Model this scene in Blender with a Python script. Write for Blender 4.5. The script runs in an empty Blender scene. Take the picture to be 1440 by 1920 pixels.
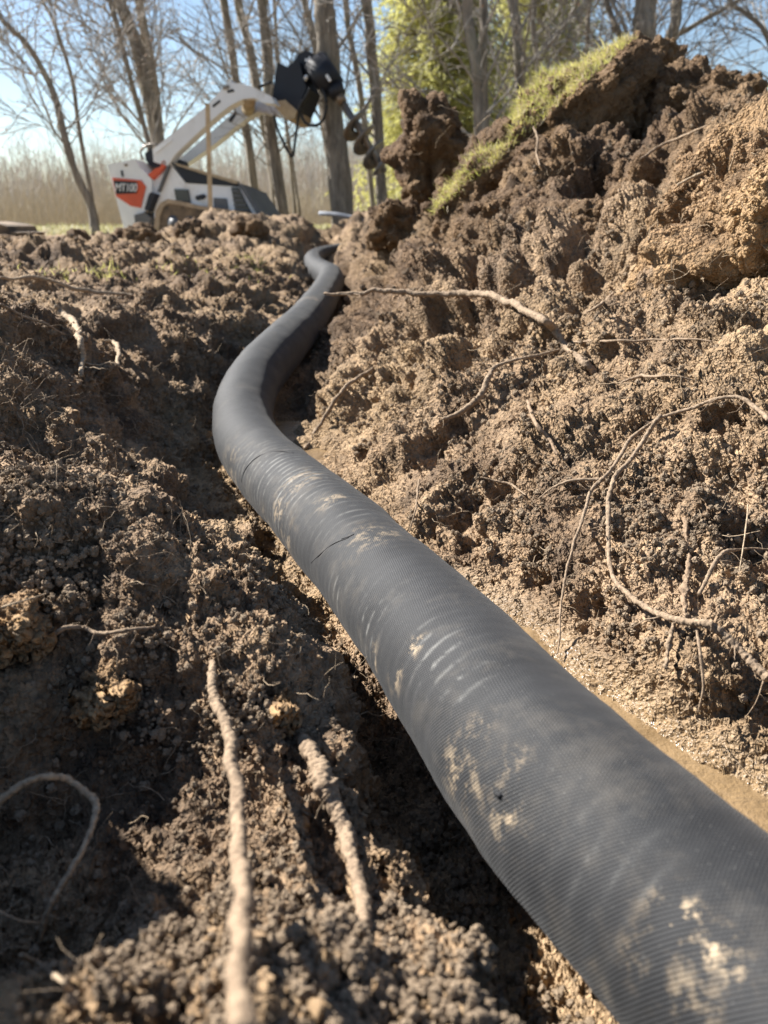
import bpy, bmesh, math, random
import numpy as np
from mathutils import Vector
from mathutils.bvhtree import BVHTree

random.seed(7)
rng = np.random.default_rng(11)
S = bpy.context.scene
COL = S.collection

# ------------------------------------------------------------------ camera, sky, sun, exposure
TH = math.radians(20.6)
FPX = 1440.0                         # focal length in pixels of the 1440x1920 photograph
cam_d = bpy.data.cameras.new("camera")
cam = bpy.data.objects.new("camera", cam_d)
COL.objects.link(cam)
cam.location = (0, 0, 0)
cam.rotation_euler = (math.radians(90) - TH, 0, 0)
cam_d.sensor_fit = 'VERTICAL'
cam_d.sensor_height = 36.0
cam_d.lens = 36.0 * FPX / 1920.0
cam_d.clip_start = 0.01
cam_d.clip_end = 2000
cam_d.dof.use_dof = True
cam_d.dof.focus_distance = 0.80
cam_d.dof.aperture_fstop = 7.6
S.camera = cam

SUN_AZ = math.radians(-60)           # from +Y (forward), negative = to the left
SUN_EL = math.radians(38)
w = bpy.data.worlds.new("World")
S.world = w
w.use_nodes = True
nt = w.node_tree
sky = nt.nodes.new('ShaderNodeTexSky')
sky.sky_type = 'NISHITA'
sky.sun_disc = False
sky.sun_elevation = SUN_EL
sky.sun_rotation = SUN_AZ
sky.air_density = 1.0
sky.dust_density = 0.25
sky.ozone_density = 1.0
nt.links.new(sky.outputs[0], nt.nodes['Background'].inputs[0])
nt.nodes['Background'].inputs[1].default_value = 0.052
sl = bpy.data.lights.new("sun", 'SUN')
sl.energy = 5.0
sl.angle = math.radians(0.5)
sl.color = (1.0, 0.965, 0.91)
sun = bpy.data.objects.new("sun", sl)
COL.objects.link(sun)
sd = Vector((math.sin(SUN_AZ) * math.cos(SUN_EL), math.cos(SUN_AZ) * math.cos(SUN_EL), math.sin(SUN_EL)))
sun.rotation_euler = (-sd).to_track_quat('-Z', 'Y').to_euler()
S.view_settings.view_transform = 'Standard'
S.view_settings.look = 'None'
S.view_settings.exposure = 1.62
S.view_settings.gamma = 1.0
S.view_settings.use_curve_mapping = False
S.cycles.use_denoising = True
S.cycles.max_bounces = 6
S.cycles.diffuse_bounces = 3
S.cycles.transparent_max_bounces = 8

# ------------------------------------------------------------------ small helpers
cT, sT = math.cos(TH), math.sin(TH)
def ray(px, py):
    v = (py - 960) / FPX
    return np.array([(px - 720) / FPX, cT - v * sT, -sT - v * cT])
def at(px, py, Y):
    r = ray(px, py)
    return r * (Y / r[1])

def hashf(ix, iy, iz, k):
    n = (ix * 73856093) ^ (iy * 19349663) ^ (iz * 83492791) ^ np.int64(k * 2654435761 % 2147483647)
    n = (n ^ (n >> 13)) * 1274126177
    n = n & 0xffffffff
    n = (n ^ (n >> 15)) * 2246822519 & 0xffffffff
    return ((n ^ (n >> 13)) & 0xffffff).astype(np.float32) / np.float32(16777216.0)

def vnoise(P, sc, k=0):
    Q = P * sc
    I = np.floor(Q).astype(np.int64)
    F = (Q - I).astype(np.float32)
    F = F * F * (3 - 2 * F)
    out = 0
    for dx in (0, 1):
        wx = F[:, 0] if dx else 1 - F[:, 0]
        for dy in (0, 1):
            wy = F[:, 1] if dy else 1 - F[:, 1]
            for dz in (0, 1):
                wz = F[:, 2] if dz else 1 - F[:, 2]
                out = out + wx * wy * wz * hashf(I[:, 0] + dx, I[:, 1] + dy, I[:, 2] + dz, k)
    return out * 2 - 1

def fbm(P, sc, n=4, k=0, g=0.5):
    a, o = 1.0, 0
    for i in range(n):
        o = o + a * vnoise(P + 17.3 * i, sc * 2.03 ** i, k + i)
        a *= g
    return o

def cells(P, sc, k=0, jit=0.75):
    """distance to the nearest jittered point (F1) and a random value of that cell"""
    Q = P * sc
    I = np.floor(Q - 0.5).astype(np.int64)
    best = np.full(len(P), 9.0, np.float32)
    idv = np.zeros(len(P), np.float32)
    for dx in (0, 1):
        for dy in (0, 1):
            for dz in (0, 1):
                jx, jy, jz = I[:, 0] + dx, I[:, 1] + dy, I[:, 2] + dz
                a = hashf(jx, jy, jz, k)
                b = hashf(jx, jy, jz, k + 1)
                c = hashf(jx, jy, jz, k + 2)
                d = (jx + .5 + (a - .5) * jit - Q[:, 0]) ** 2 + (jy + .5 + (b - .5) * jit - Q[:, 1]) ** 2 + (jz + .5 + (c - .5) * jit - Q[:, 2]) ** 2
                m = d < best
                best = np.where(m, d, best).astype(np.float32)
                idv = np.where(m, hashf(jx, jy, jz, k + 3), idv)
    return np.sqrt(best), idv

def lumps(P, sc, k=0):
    """rounded clods of different sizes: 1 on the middle of a big one, 0 in the cracks between them"""
    W = P + 0.30 / sc * np.stack([vnoise(P, sc * 1.4, k + 31), vnoise(P, sc * 1.4, k + 32), vnoise(P, sc * 1.4, k + 33)], 1)
    Q = W * sc
    I = np.floor(Q - 0.5).astype(np.int64)
    out = np.zeros(len(P), np.float32)
    for dx in (0, 1):
        for dy in (0, 1):
            for dz in (0, 1):
                jx, jy, jz = I[:, 0] + dx, I[:, 1] + dy, I[:, 2] + dz
                a = hashf(jx, jy, jz, k) - .5
                b = hashf(jx, jy, jz, k + 1) - .5
                c = hashf(jx, jy, jz, k + 2) - .5
                e = hashf(jx, jy, jz, k + 3)
                d2 = (jx + .5 + a * .6 - Q[:, 0]) ** 2 + (jy + .5 + b * .6 - Q[:, 1]) ** 2 + (jz + .5 + c * .6 - Q[:, 2]) ** 2
                r2 = (.42 + .28 * e) ** 2
                out = np.maximum(out, np.clip(1 - d2 / r2, 0, 1) ** .85 * (.45 + .55 * e))
    return out

def sstep(a, b, x):
    t = np.clip((x - a) / (b - a), 0, 1)
    return t * t * (3 - 2 * t)

# ---- meshes
class MB:
    def __init__(s):
        s.v, s.f, s.n = [], [], 0
    def add(s, V, F):
        V = np.asarray(V, float).reshape(-1, 3)
        s.v.append(V)
        for f in F:
            s.f.append(np.asarray(f) + s.n)
        s.n += len(V)
    def quads(s, V, Q):
        V = np.asarray(V, float).reshape(-1, 3)
        s.v.append(V)
        s.f.append(('arr', np.asarray(Q) + s.n))
        s.n += len(V)
    def build(s, name, mat, parent=None, smooth=False, offset=None):
        V = np.concatenate(s.v)
        if offset is not None:
            V = V - np.asarray(offset)
        me = bpy.data.meshes.new(name)
        arrs = [f[1] for f in s.f if isinstance(f, tuple)]
        loose = [f for f in s.f if not isinstance(f, tuple)]
        loops = [a.reshape(-1) for a in arrs] + [np.asarray(f) for f in loose]
        tot = [np.full(len(a), a.shape[1]) for a in arrs] + [np.array([len(f)]) for f in loose]
        loops = np.concatenate(loops).astype(np.int32)
        tot = np.concatenate(tot).astype(np.int32)
        start = np.concatenate([[0], np.cumsum(tot)[:-1]]).astype(np.int32)
        me.vertices.add(len(V)); me.vertices.foreach_set('co', V.astype(np.float32).reshape(-1))
        me.loops.add(len(loops)); me.loops.foreach_set('vertex_index', loops)
        me.polygons.add(len(tot)); me.polygons.foreach_set('loop_start', start); me.polygons.foreach_set('loop_total', tot)
        me.polygons.foreach_set('use_smooth', np.full(len(tot), bool(smooth)))
        me.update(calc_edges=True)
        if mat is not None:
            me.materials.append(mat)
        o = bpy.data.objects.new(name, me)
        COL.objects.link(o)
        if parent is not None:
            o.parent = parent
        return o

def tag(o, label=None, cat=None, group=None, kind=None):
    if label: o['label'] = label
    if cat: o['category'] = cat
    if group: o['group'] = group
    if kind: o['kind'] = kind
    return o

def empty(name, loc=(0, 0, 0)):
    o = bpy.data.objects.new(name, None)
    o.empty_display_size = 0.05
    COL.objects.link(o)
    o.location = loc
    return o

def tubes(mb, P, R, n=6, cap=True):
    """P (M,K,3) polylines, R (M,K) radii -> n-sided tubes"""
    P = np.asarray(P, float); R = np.asarray(R, float)
    if P.ndim == 2: P = P[None]; R = R[None]
    M, K, _ = P.shape
    T = np.gradient(P, axis=1) if K > 2 else np.repeat((P[:, 1:] - P[:, :1]), 2, 1)
    T /= np.linalg.norm(T, axis=2, keepdims=True) + 1e-9
    mean = T.mean(1); ax = np.argmin(np.abs(mean), axis=1)
    ref = np.eye(3)[ax][:, None, :]
    A = np.cross(T, np.broadcast_to(ref, T.shape)); A /= np.linalg.norm(A, axis=2, keepdims=True) + 1e-9
    B = np.cross(T, A)
    a = np.arange(n) * 2 * np.pi / n
    V = P[:, :, None, :] + R[:, :, None, None] * (np.cos(a)[None, None, :, None] * A[:, :, None, :] + np.sin(a)[None, None, :, None] * B[:, :, None, :])
    i = np.arange(K - 1)[:, None] * n; j = np.arange(n)[None, :]
    q = np.stack([i + j, i + (j + 1) % n, i + n + (j + 1) % n, i + n + j], -1).reshape(-1, 4)
    Q = (q[None] + (np.arange(M) * K * n)[:, None, None]).reshape(-1, 4)
    base = mb.n
    mb.quads(V, Q)
    if cap and n >= 4:
        for m in range(M):
            o = base + m * K * n
            mb.f.append(np.arange(n)[::-1] + o)
            mb.f.append(np.arange(n) + o + (K - 1) * n)

def resample(pts, K):
    """smooth (Catmull-Rom) resampling of control points with any extra columns"""
    p = np.asarray(pts, float)
    q = np.vstack([2 * p[0] - p[1], p, 2 * p[-1] - p[-2]])
    n = len(p) - 1
    t = np.linspace(0, n - 1e-6, K)
    i = t.astype(int); f = (t - i)[:, None]
    a, b, c, d = q[i], q[i + 1], q[i + 2], q[i + 3]
    return 0.5 * ((2 * b) + (-a + c) * f + (2 * a - 5 * b + 4 * c - d) * f * f + (-a + 3 * b - 3 * c + d) * f ** 3)

def prism(mb, poly, fu, w0, w1):
    """outline poly [(a,b)...] mapped by fu(a,b,w), extruded from w0 to w1"""
    n = len(poly)
    V = [fu(a, b, w0) for a, b in poly] + [fu(a, b, w1) for a, b in poly]
    F = [list(range(n))[::-1], [n + i for i in range(n)]]
    for i in range(n):
        j = (i + 1) % n
        F.append([i, j, n + j, n + i])
    mb.add(V, F)

# ------------------------------------------------------------------ materials
def mat(name):
    m = bpy.data.materials.new(name)
    m.use_nodes = True
    t = m.node_tree
    b = t.nodes['Principled BSDF']
    return m, t, b
def N(t, typ, **kw):
    n = t.nodes.new(typ)
    for k, v in kw.items():
        if k in n.bl_rna.properties: setattr(n, k, v)
        else: n.inputs[k].default_value = v
    return n
def ramp(t, fac, stops, interp='LINEAR'):
    r = t.nodes.new('ShaderNodeValToRGB')
    r.color_ramp.interpolation = interp
    e = r.color_ramp.elements
    while len(e) < len(stops): e.new(0.5)
    for x, (p, c) in zip(e, stops):
        x.position = p
        x.color = (*c, 1) if len(c) == 3 else c
    t.links.new(fac, r.inputs[0])
    return r.outputs[0]
def mth(t, op, a, b=None, c=None, clamp=False):
    n = t.nodes.new('ShaderNodeMath'); n.operation = op; n.use_clamp = clamp
    for i, x in enumerate((a, b, c)):
        if x is None: continue
        if hasattr(x, 'links'): t.links.new(x, n.inputs[i])
        else: n.inputs[i].default_value = x
    return n.outputs[0]
def mix(t, f, a, b, mode='MIX'):
    n = t.nodes.new('ShaderNodeMix'); n.data_type = 'RGBA'; n.blend_type = mode
    for s, x in ((n.inputs[0], f), (n.inputs[6], a), (n.inputs[7], b)):
        if hasattr(x, 'links'): t.links.new(x, s)
        elif isinstance(x, tuple): s.default_value = (*x, 1)
        else: s.default_value = x
    return n.outputs[2]
def noise(t, sc, co, detail=4, rough=0.55, typ=None):
    n = N(t, 'ShaderNodeTexNoise'); n.inputs['Scale'].default_value = sc
    n.inputs['Detail'].default_value = detail; n.inputs['Roughness'].default_value = rough
    t.links.new(co, n.inputs['Vector'])
    return n.outputs[0]
def voro(t, sc, co, feature='F1', smooth=None):
    n = t.nodes.new('ShaderNodeTexVoronoi'); n.feature = feature
    n.inputs['Scale'].default_value = sc
    if smooth is not None: n.inputs['Smoothness'].default_value = smooth
    t.links.new(co, n.inputs['Vector'])
    return n
def coords(t):
    g = t.nodes.new('ShaderNodeTexCoord')
    return g.outputs['Object']
def warp(t, co, sc, amt):
    n = N(t, 'ShaderNodeTexNoise'); n.inputs['Scale'].default_value = sc; n.inputs['Detail'].default_value = 2
    t.links.new(co, n.inputs['Vector'])
    s = t.nodes.new('ShaderNodeVectorMath'); s.operation = 'SUBTRACT'; s.inputs[1].default_value = (.5, .5, .5)
    t.links.new(n.outputs['Color'], s.inputs[0])
    a = t.nodes.new('ShaderNodeVectorMath'); a.operation = 'MULTIPLY_ADD'
    t.links.new(s.outputs[0], a.inputs[0]); a.inputs[1].default_value = (amt,) * 3
    t.links.new(co, a.inputs[2])
    return a.outputs[0]

def soil_material(name, scale=1.0, attr=True, dark=0.0, tint=None):
    m, t, b = mat(name)
    co = coords(t)
    if attr:
        wet = N(t, 'ShaderNodeAttribute', attribute_name='wet').outputs['Fac']
        yard = N(t, 'ShaderNodeAttribute', attribute_name='green').outputs['Fac']
        fine = N(t, 'ShaderNodeAttribute', attribute_name='fine').outputs['Fac']
        soil_shade = N(t, 'ShaderNodeAttribute', attribute_name='soil_shade').outputs['Fac']
    else:
        wet = mth(t, 'ADD', 0.0, 0.0); yard = wet; fine = mth(t, 'ADD', 1.0, 0.0); soil_shade = mth(t, 'ADD', dark, 0.0)
    big = noise(t, 2.3, co, 3)
    mid = noise(t, 11, co, 5, .6)
    fin = noise(t, 140, co, 4, .65)
    c = ramp(t, mid, [(.30, (.070, .048, .032)), (.5, (.158, .108, .068)), (.72, (.285, .203, .130))])
    c = mix(t, ramp(t, big, [(.42, (0, 0, 0)), (.62, (1, 1, 1))]), c, mix(t, .45, c, (.29, .205, .115)))
    c = mix(t, ramp(t, fin, [(.35, (0, 0, 0)), (.7, (1, 1, 1))]), c, mix(t, 1.0, c, (1.65, 1.6, 1.5), 'MULTIPLY'))
    c = mix(t, soil_shade, c, mix(t, 1.0, c, (.52, .47, .43), 'MULTIPLY'))  # multiplies the soil darker where shade is put into its colour
    if tint: c = mix(t, 1.0, c, tint, 'MULTIPLY')
    wc = ramp(t, noise(t, 25, co, 4), [(.3, (.15, .098, .050)), (.7, (.27, .185, .102))])
    c = mix(t, mth(t, 'MULTIPLY', wet, .9), c, wc)
    gc = ramp(t, noise(t, 3, co, 4), [(.3, (.15, .135, .06)), (.7, (.28, .235, .13))])
    c = mix(t, yard, c, gc)
    t.links.new(c, b.inputs['Base Color'])
    gl = ramp(t, noise(t, 6, co, 3), [(.55, (0, 0, 0)), (.7, (1, 1, 1))])
    r = mth(t, 'SUBTRACT', .93, mth(t, 'MULTIPLY', wet, .68))
    t.links.new(r, b.inputs['Roughness'])
    b.inputs['Specular IOR Level'].default_value = .3
    # crumbs: three sizes of rounded grains standing on each other
    w1 = warp(t, co, 120, .0045)
    def bump_h(sc, off):
        v = voro(t, sc, w1, 'F1')
        d = mth(t, 'MULTIPLY', v.outputs['Distance'], 1.25)
        h = mth(t, 'SQRT', mth(t, 'MAXIMUM', mth(t, 'SUBTRACT', 1.0, mth(t, 'MULTIPLY', d, d)), 0.0))
        m_ = ramp(t, noise(t, sc * .45, co, 2), [(.33, (.3,) * 3), (.62, (1,) * 3)])
        return mth(t, 'MULTIPLY', h, m_)
    h = mth(t, 'MULTIPLY', noise(t, 45 * scale, w1, 5, .66), .020)
    h = mth(t, 'MULTIPLY_ADD', bump_h(165 * scale, 0), .0070, h)
    h = mth(t, 'MULTIPLY_ADD', bump_h(300 * scale, 0), .0044, h)
    patch = ramp(t, noise(t, 12, co, 3), [(.34, (.55,) * 3), (.56, (1,) * 3)])
    h = mth(t, 'MULTIPLY', h, mth(t, 'MULTIPLY', patch, mth(t, 'SUBTRACT', 1.0, mth(t, 'MULTIPLY', wet, .6))))
    h = mth(t, 'MULTIPLY', h, fine)
    h = mth(t, 'MULTIPLY_ADD', noise(t, 110, co, 3, .6), .0010, h)
    d = t.nodes.new('ShaderNodeDisplacement')
    d.inputs['Midlevel'].default_value = 0.013
    d.inputs['Scale'].default_value = 1
    t.links.new(h, d.inputs['Height'])
    t.links.new(d.outputs[0], t.nodes['Material Output'].inputs['Displacement'])
    m.displacement_method = 'BOTH'
    return m

def simple(name, col, rough=.6, metal=0, var=.25, sc=30, dirt=0, spec=.5, dirtcol=(.25, .17, .10)):
    m, t, b = mat(name)
    co = coords(t)
    lo = tuple(x * (1 - var) for x in col); hi = tuple(min(1, x * (1 + var)) for x in col)
    c = ramp(t, noise(t, sc, co, 5, .6), [(.3, lo), (.7, hi)])
    if dirt:
        c = mix(t, ramp(t, noise(t, sc * .35, co, 5, .65), [(.62 - dirt, (0,) * 3), (.85 - dirt, (1,) * 3)]), c, dirtcol)
    t.links.new(c, b.inputs['Base Color'])
    b.inputs['Roughness'].default_value = rough
    b.inputs['Metallic'].default_value = metal
    b.inputs['Specular IOR Level'].default_value = spec
    return m

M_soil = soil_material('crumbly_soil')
M_clod = soil_material('clod_soil', attr=False, dark=.9)  # darkened soil colour stands in for shade on the clod faces
M_clodtan = soil_material('tawny_clod_soil', attr=False, dark=.2, tint=(1.05, .99, .88))
M_crumb = simple('soil_crumb', (.22, .165, .112), .93, var=.5, sc=120, spec=.2)

def root_material(name, a, bcol, sc=240, bumpd=.0016):
    m, t, b = mat(name)
    co = coords(t)
    n1 = noise(t, sc, co, 5, .7)
    c = ramp(t, n1, [(.32, a), (.55, bcol), (.8, tuple(min(1, x * 1.25) for x in bcol))])
    t.links.new(c, b.inputs['Base Color'])
    b.inputs['Roughness'].default_value = .9
    b.inputs['Specular IOR Level'].default_value = .2
    bp = t.nodes.new('ShaderNodeBump'); bp.inputs['Distance'].default_value = bumpd; bp.inputs['Strength'].default_value = .8
    t.links.new(n1, bp.inputs['Height']); t.links.new(bp.outputs[0], b.inputs['Normal'])
    return m
M_root = root_material('dry_root', (.12, .084, .056), (.28, .205, .138))
M_rootpale = root_material('pale_root', (.16, .115, .076), (.38, .29, .195))
M_rootdark = root_material('soil_covered_root', (.13, .088, .055), (.27, .19, .125))

def bark(name, a, c2, c3):
    m, t, b = mat(name)
    g = t.nodes.new('ShaderNodeTexCoord').outputs['Object']
    mp = t.nodes.new('ShaderNodeMapping'); mp.inputs['Scale'].default_value = (14, 14, 2.2)
    t.links.new(g, mp.inputs[0])
    n1 = noise(t, 1.6, mp.outputs[0], 6, .7)
    c = ramp(t, n1, [(.3, a), (.52, c2), (.72, c3)])
    mo = ramp(t, noise(t, 1.3, g, 3), [(.5, (0,) * 3), (.65, (1,) * 3)])
    c = mix(t, mth(t, 'MULTIPLY', mo, .35), c, (.16, .17, .07))
    t.links.new(c, b.inputs['Base Color']); b.inputs['Roughness'].default_value = .9
    bp = t.nodes.new('ShaderNodeBump'); bp.inputs['Distance'].default_value = .03
    t.links.new(n1, bp.inputs['Height']); t.links.new(bp.outputs[0], b.inputs['Normal'])
    return m
M_bark = bark('grey_bark', (.10, .085, .068), (.26, .22, .175), (.42, .365, .29))
M_twig = simple('twig_bark', (.30, .265, .225), .85, var=.35, sc=9)

def leafmat(name, a, c2, trans=.35):
    m, t, b = mat(name)
    oi = coords(t)
    c = ramp(t, noise(t, 8, oi, 5, .7), [(.3, a), (.7, c2)])
    t.links.new(c, b.inputs['Base Color']); b.inputs['Roughness'].default_value = .6
    tr = t.nodes.new('ShaderNodeBsdfTranslucent'); t.links.new(c, tr.inputs[0])
    mx = t.nodes.new('ShaderNodeMixShader'); mx.inputs[0].default_value = trans
    t.links.new(b.outputs[0], mx.inputs[1]); t.links.new(tr.outputs[0], mx.inputs[2])
    t.links.new(mx.outputs[0], t.nodes['Material Output'].inputs[0])
    return m
M_conifer = leafmat('conifer_needles', (.30, .30, .08), (.68, .64, .25), .5)
M_grass = leafmat('lawn_grass', (.26, .29, .05), (.66, .58, .22), .5)
M_straw = leafmat('dry_straw', (.42, .33, .19), (.66, .56, .38), .3)
M_reed = leafmat('dry_reeds', (.40, .33, .24), (.64, .55, .42), .3)
M_leaf = simple('dead_leaf', (.34, .19, .10), .8, sc=20)

# ------------------------------------------------------------------ the lay of the land
PIPE_R = 0.060
path = np.array([  # x, y, z of the pipe's centre line
    (.40, -.30, -.325), (.285, 0.0, -.325), (.222, .14, -.326), (.160, .275, -.327), (.096, .417, -.332), (.024, .663, -.352),
    (-.100, 1.00, -.373), (-.205, 1.25, -.382), (-.262, 1.415, -.378), (-.286, 1.54, -.358), (-.290, 1.72, -.330), (-.262, 1.98, -.298),
    (-.240, 2.46, -.283), (-.235, 3.20, -.262), (-.250, 3.76, -.240), (-.335, 4.35, -.245), (-.43, 5.0, -.245), (-.475, 5.5, -.225), (-.40, 5.72, -.205), (-.22, 5.85, -.19), (.05, 6.0, -.22)])
ymono = path[:18]
def pipe_x(y): return np.interp(y, FINE_Y, FINE_X)
def pipe_z(y): return np.interp(y, FINE_Y, FINE_Z)
_f = resample(ymono, 400)
FINE_Y, FINE_X, FINE_Z = _f[:, 1], _f[:, 0], _f[:, 2]
SLOPE = np.gradient(FINE_X, FINE_Y)

UG = np.array([0, .06, .10, .16, .24, .34, .46, .60, .80, 1.1, 1.6, 2.5])
RY = np.array([-.5, .2, .45, .7, 1.0, 1.5, 2.0, 2.5, 3.1, 3.8, 4.8, 6.0, 8.0])
RZ = np.array([
    [-.40, -.41, -.415, -.415, -.38, -.30, -.20, -.08, .05, .12, .15, .10],
    [-.40, -.41, -.415, -.415, -.38, -.30, -.20, -.08, .05, .12, .15, .10],
    [-.40, -.415, -.42, -.420, -.385, -.305, -.21, -.10, .05, .12, .15, .10],
    [-.41, -.42, -.420, -.395, -.31, -.24, -.15, -.06, .06, .14, .15, .10],
    [-.43, -.43, -.38, -.335, -.285, -.23, -.15, -.07, .05, .15, .18, .10],
    [-.43, -.43, -.40, -.345, -.285, -.22, -.15, -.07, .03, .14, .20, .10],
    [-.37, -.37, -.34, -.28, -.20, -.14, -.08, -.02, .08, .25, .32, .20],
    [-.35, -.35, -.31, -.23, -.15, -.09, -.02, .06, .17, .28, .27, .15],
    [-.33, -.33, -.27, -.18, -.11, -.05, .02, .12, .27, .34, .28, .15],
    [-.31, -.31, -.24, -.16, -.10, -.05, .00, .06, .12, .20, .20, .15],
    [-.31, -.31, -.24, -.16, -.10, -.08, -.06, -.04, -.02, .00, .00, .00],
    [-.27, -.27, -.22, -.15, -.09, -.07, -.07, -.07, -.07, -.07, -.07, -.07],
    [-.08, -.08, -.08, -.08, -.08, -.08, -.08, -.08, -.08, -.08, -.08, -.08]])
LY = np.array([-.5, .2, .45, .7, .95, 1.2, 1.4, 1.6, 2.0, 3.0, 4.8, 6.0, 8.0])
LZ = np.array([
    [-.43, -.43, -.335, -.285, -.262, -.250, -.240, -.20, -.12, -.08, -.06, -.06],
    [-.43, -.43, -.335, -.285, -.262, -.250, -.240, -.20, -.12, -.08, -.06, -.06],
    [-.43, -.43, -.315, -.278, -.268, -.258, -.245, -.20, -.12, -.07, -.06, -.06],
    [-.43, -.44, -.375, -.31, -.275, -.262, -.250, -.22, -.10, -.05, -.06, -.06],
    [-.44, -.44, -.41, -.355, -.300, -.250, -.180, -.09, -.045, -.05, -.06, -.06],
    [-.45, -.45, -.43, -.38, -.300, -.165, -.065, -.045, -.05, -.07, -.07, -.07],
    [-.45, -.45, -.42, -.36, -.230, -.110, -.080, -.08, -.09, -.09, -.08, -.08],
    [-.42, -.42, -.39, -.34, -.270, -.220, -.185, -.16, -.13, -.11, -.09, -.08],
    [-.37, -.37, -.34, -.29, -.240, -.205, -.175, -.15, -.13, -.10, -.08, -.08],
    [-.33, -.33, -.29, -.24, -.195, -.170, -.150, -.13, -.12, -.10, -.09, -.08],
    [-.31, -.31, -.25, -.18, -.150, -.130, -.120, -.11, -.10, -.09, -.08, -.08],
    [-.27, -.27, -.22, -.15, -.110, -.100, -.090, -.08, -.08, -.08, -.08, -.08],
    [-.08, -.08, -.08, -.08, -.080, -.080, -.080, -.08, -.08, -.08, -.08, -.08]])
def table(ys, zs, y, u):
    yi = np.clip(np.interp(y, ys, np.arange(len(ys))), 0, len(ys) - 1.0001)
    ui = np.clip(np.interp(u, UG, np.arange(len(UG))), 0, len(UG) - 1.0001)
    a = yi.astype(int); c = ui.astype(int); fa = yi - a; fc = ui - c
    fa = fa * fa * (3 - 2 * fa) * .6 + fa * .4
    return (zs[a, c] * (1 - fa) * (1 - fc) + zs[a + 1, c] * fa * (1 - fc) + zs[a, c + 1] * (1 - fa) * fc + zs[a + 1, c + 1] * fa * fc)

def gauss(x, y, cx, cy, sx, sy, rot=0, p=2):
    c, s = math.cos(rot), math.sin(rot)
    a = ((x - cx) * c + (y - cy) * s) / sx; b = (-(x - cx) * s + (y - cy) * c) / sy
    return np.exp(-(np.sqrt(a * a + b * b)) ** p)

def ground_z(x, y):
    sl = np.interp(y, FINE_Y, SLOPE)
    s = (x - np.interp(y, FINE_Y, FINE_X)) / np.sqrt(1 + sl * sl)
    zr = table(RY, RZ, y, np.maximum(s, 0)); zl = table(LY, LZ, y, np.maximum(-s, 0))
    z = np.where(s > 0, zr, zl)
    # far beyond the tables the yard is level; behind the camera the banks go on
    z -= .055 * sstep(3.2, 5.0, y) * (1 - .0 * y)                # the yard lies a little lower
    z += .195 * gauss(x, y, -.72, 6.6, .70, .75, .05, 2.4)      # spoil in front of the loader
    z += .10 * gauss(x, y, -1.45, 6.4, .5, .5)
    z += .12 * gauss(x, y, -.15, 6.3, .40, .6)
    z += .06 * gauss(x, y, .98, 3.02, .42, .36, 0, 3)           # main heap
    z -= .085 * gauss(x, y, -.20, .335, .14, .13, 0, 3)         # hollow in the near left bank
    z += .075 * gauss(x, y, -.25, .61, .14, .08, .2, 2.6)         # lip of the bench above it
    z += .34 * gauss(x, y, -.62, .50, .17, .22, .2, 2.6)        # unseen ridge added left of the camera to shade the near bank
    z += .10 * gauss(x, y, .50, 2.35, .20, .25, 0, 3)
    z -= .10 * gauss(x, y, .62, 1.78, .16, .14)
    z += .05 * gauss(x, y, .30, 1.95, .14, .12)
    r = np.hypot(x, y)
    hill = sstep(55, 150, y) * (7.0 + .07 * np.clip(x, -120, 160) + 1.6 * np.sin(x * .035) + .8 * np.sin(x * .09 + 1)) * sstep(300, 150, np.abs(x))
    z = z + hill
    z = z * np.where((r > 9) & (y < 20), 1, 1)
    return z, s

def roughness_fields(x, y, z, s):
    """how lumpy the ground is, how wet, how green"""
    r = np.hypot(x, y)
    lump = np.ones_like(x)
    lump *= sstep(.0, .06, np.abs(s)) * .8 + .2
    lump = np.where(y > 5.9, 1, lump)
    far = sstep(9.5, 14, r)
    lump *= 1 - far
    wet = ((s > 0) & (y < .85)) * sstep(-.372, -.408, z)
    wet = np.maximum(wet, ((s > 0) & (y < 1.8)) * sstep(-.395, -.425, z))
    green = np.maximum(sstep(9, 11, r), 0)
    return lump, wet, green, r

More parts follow.
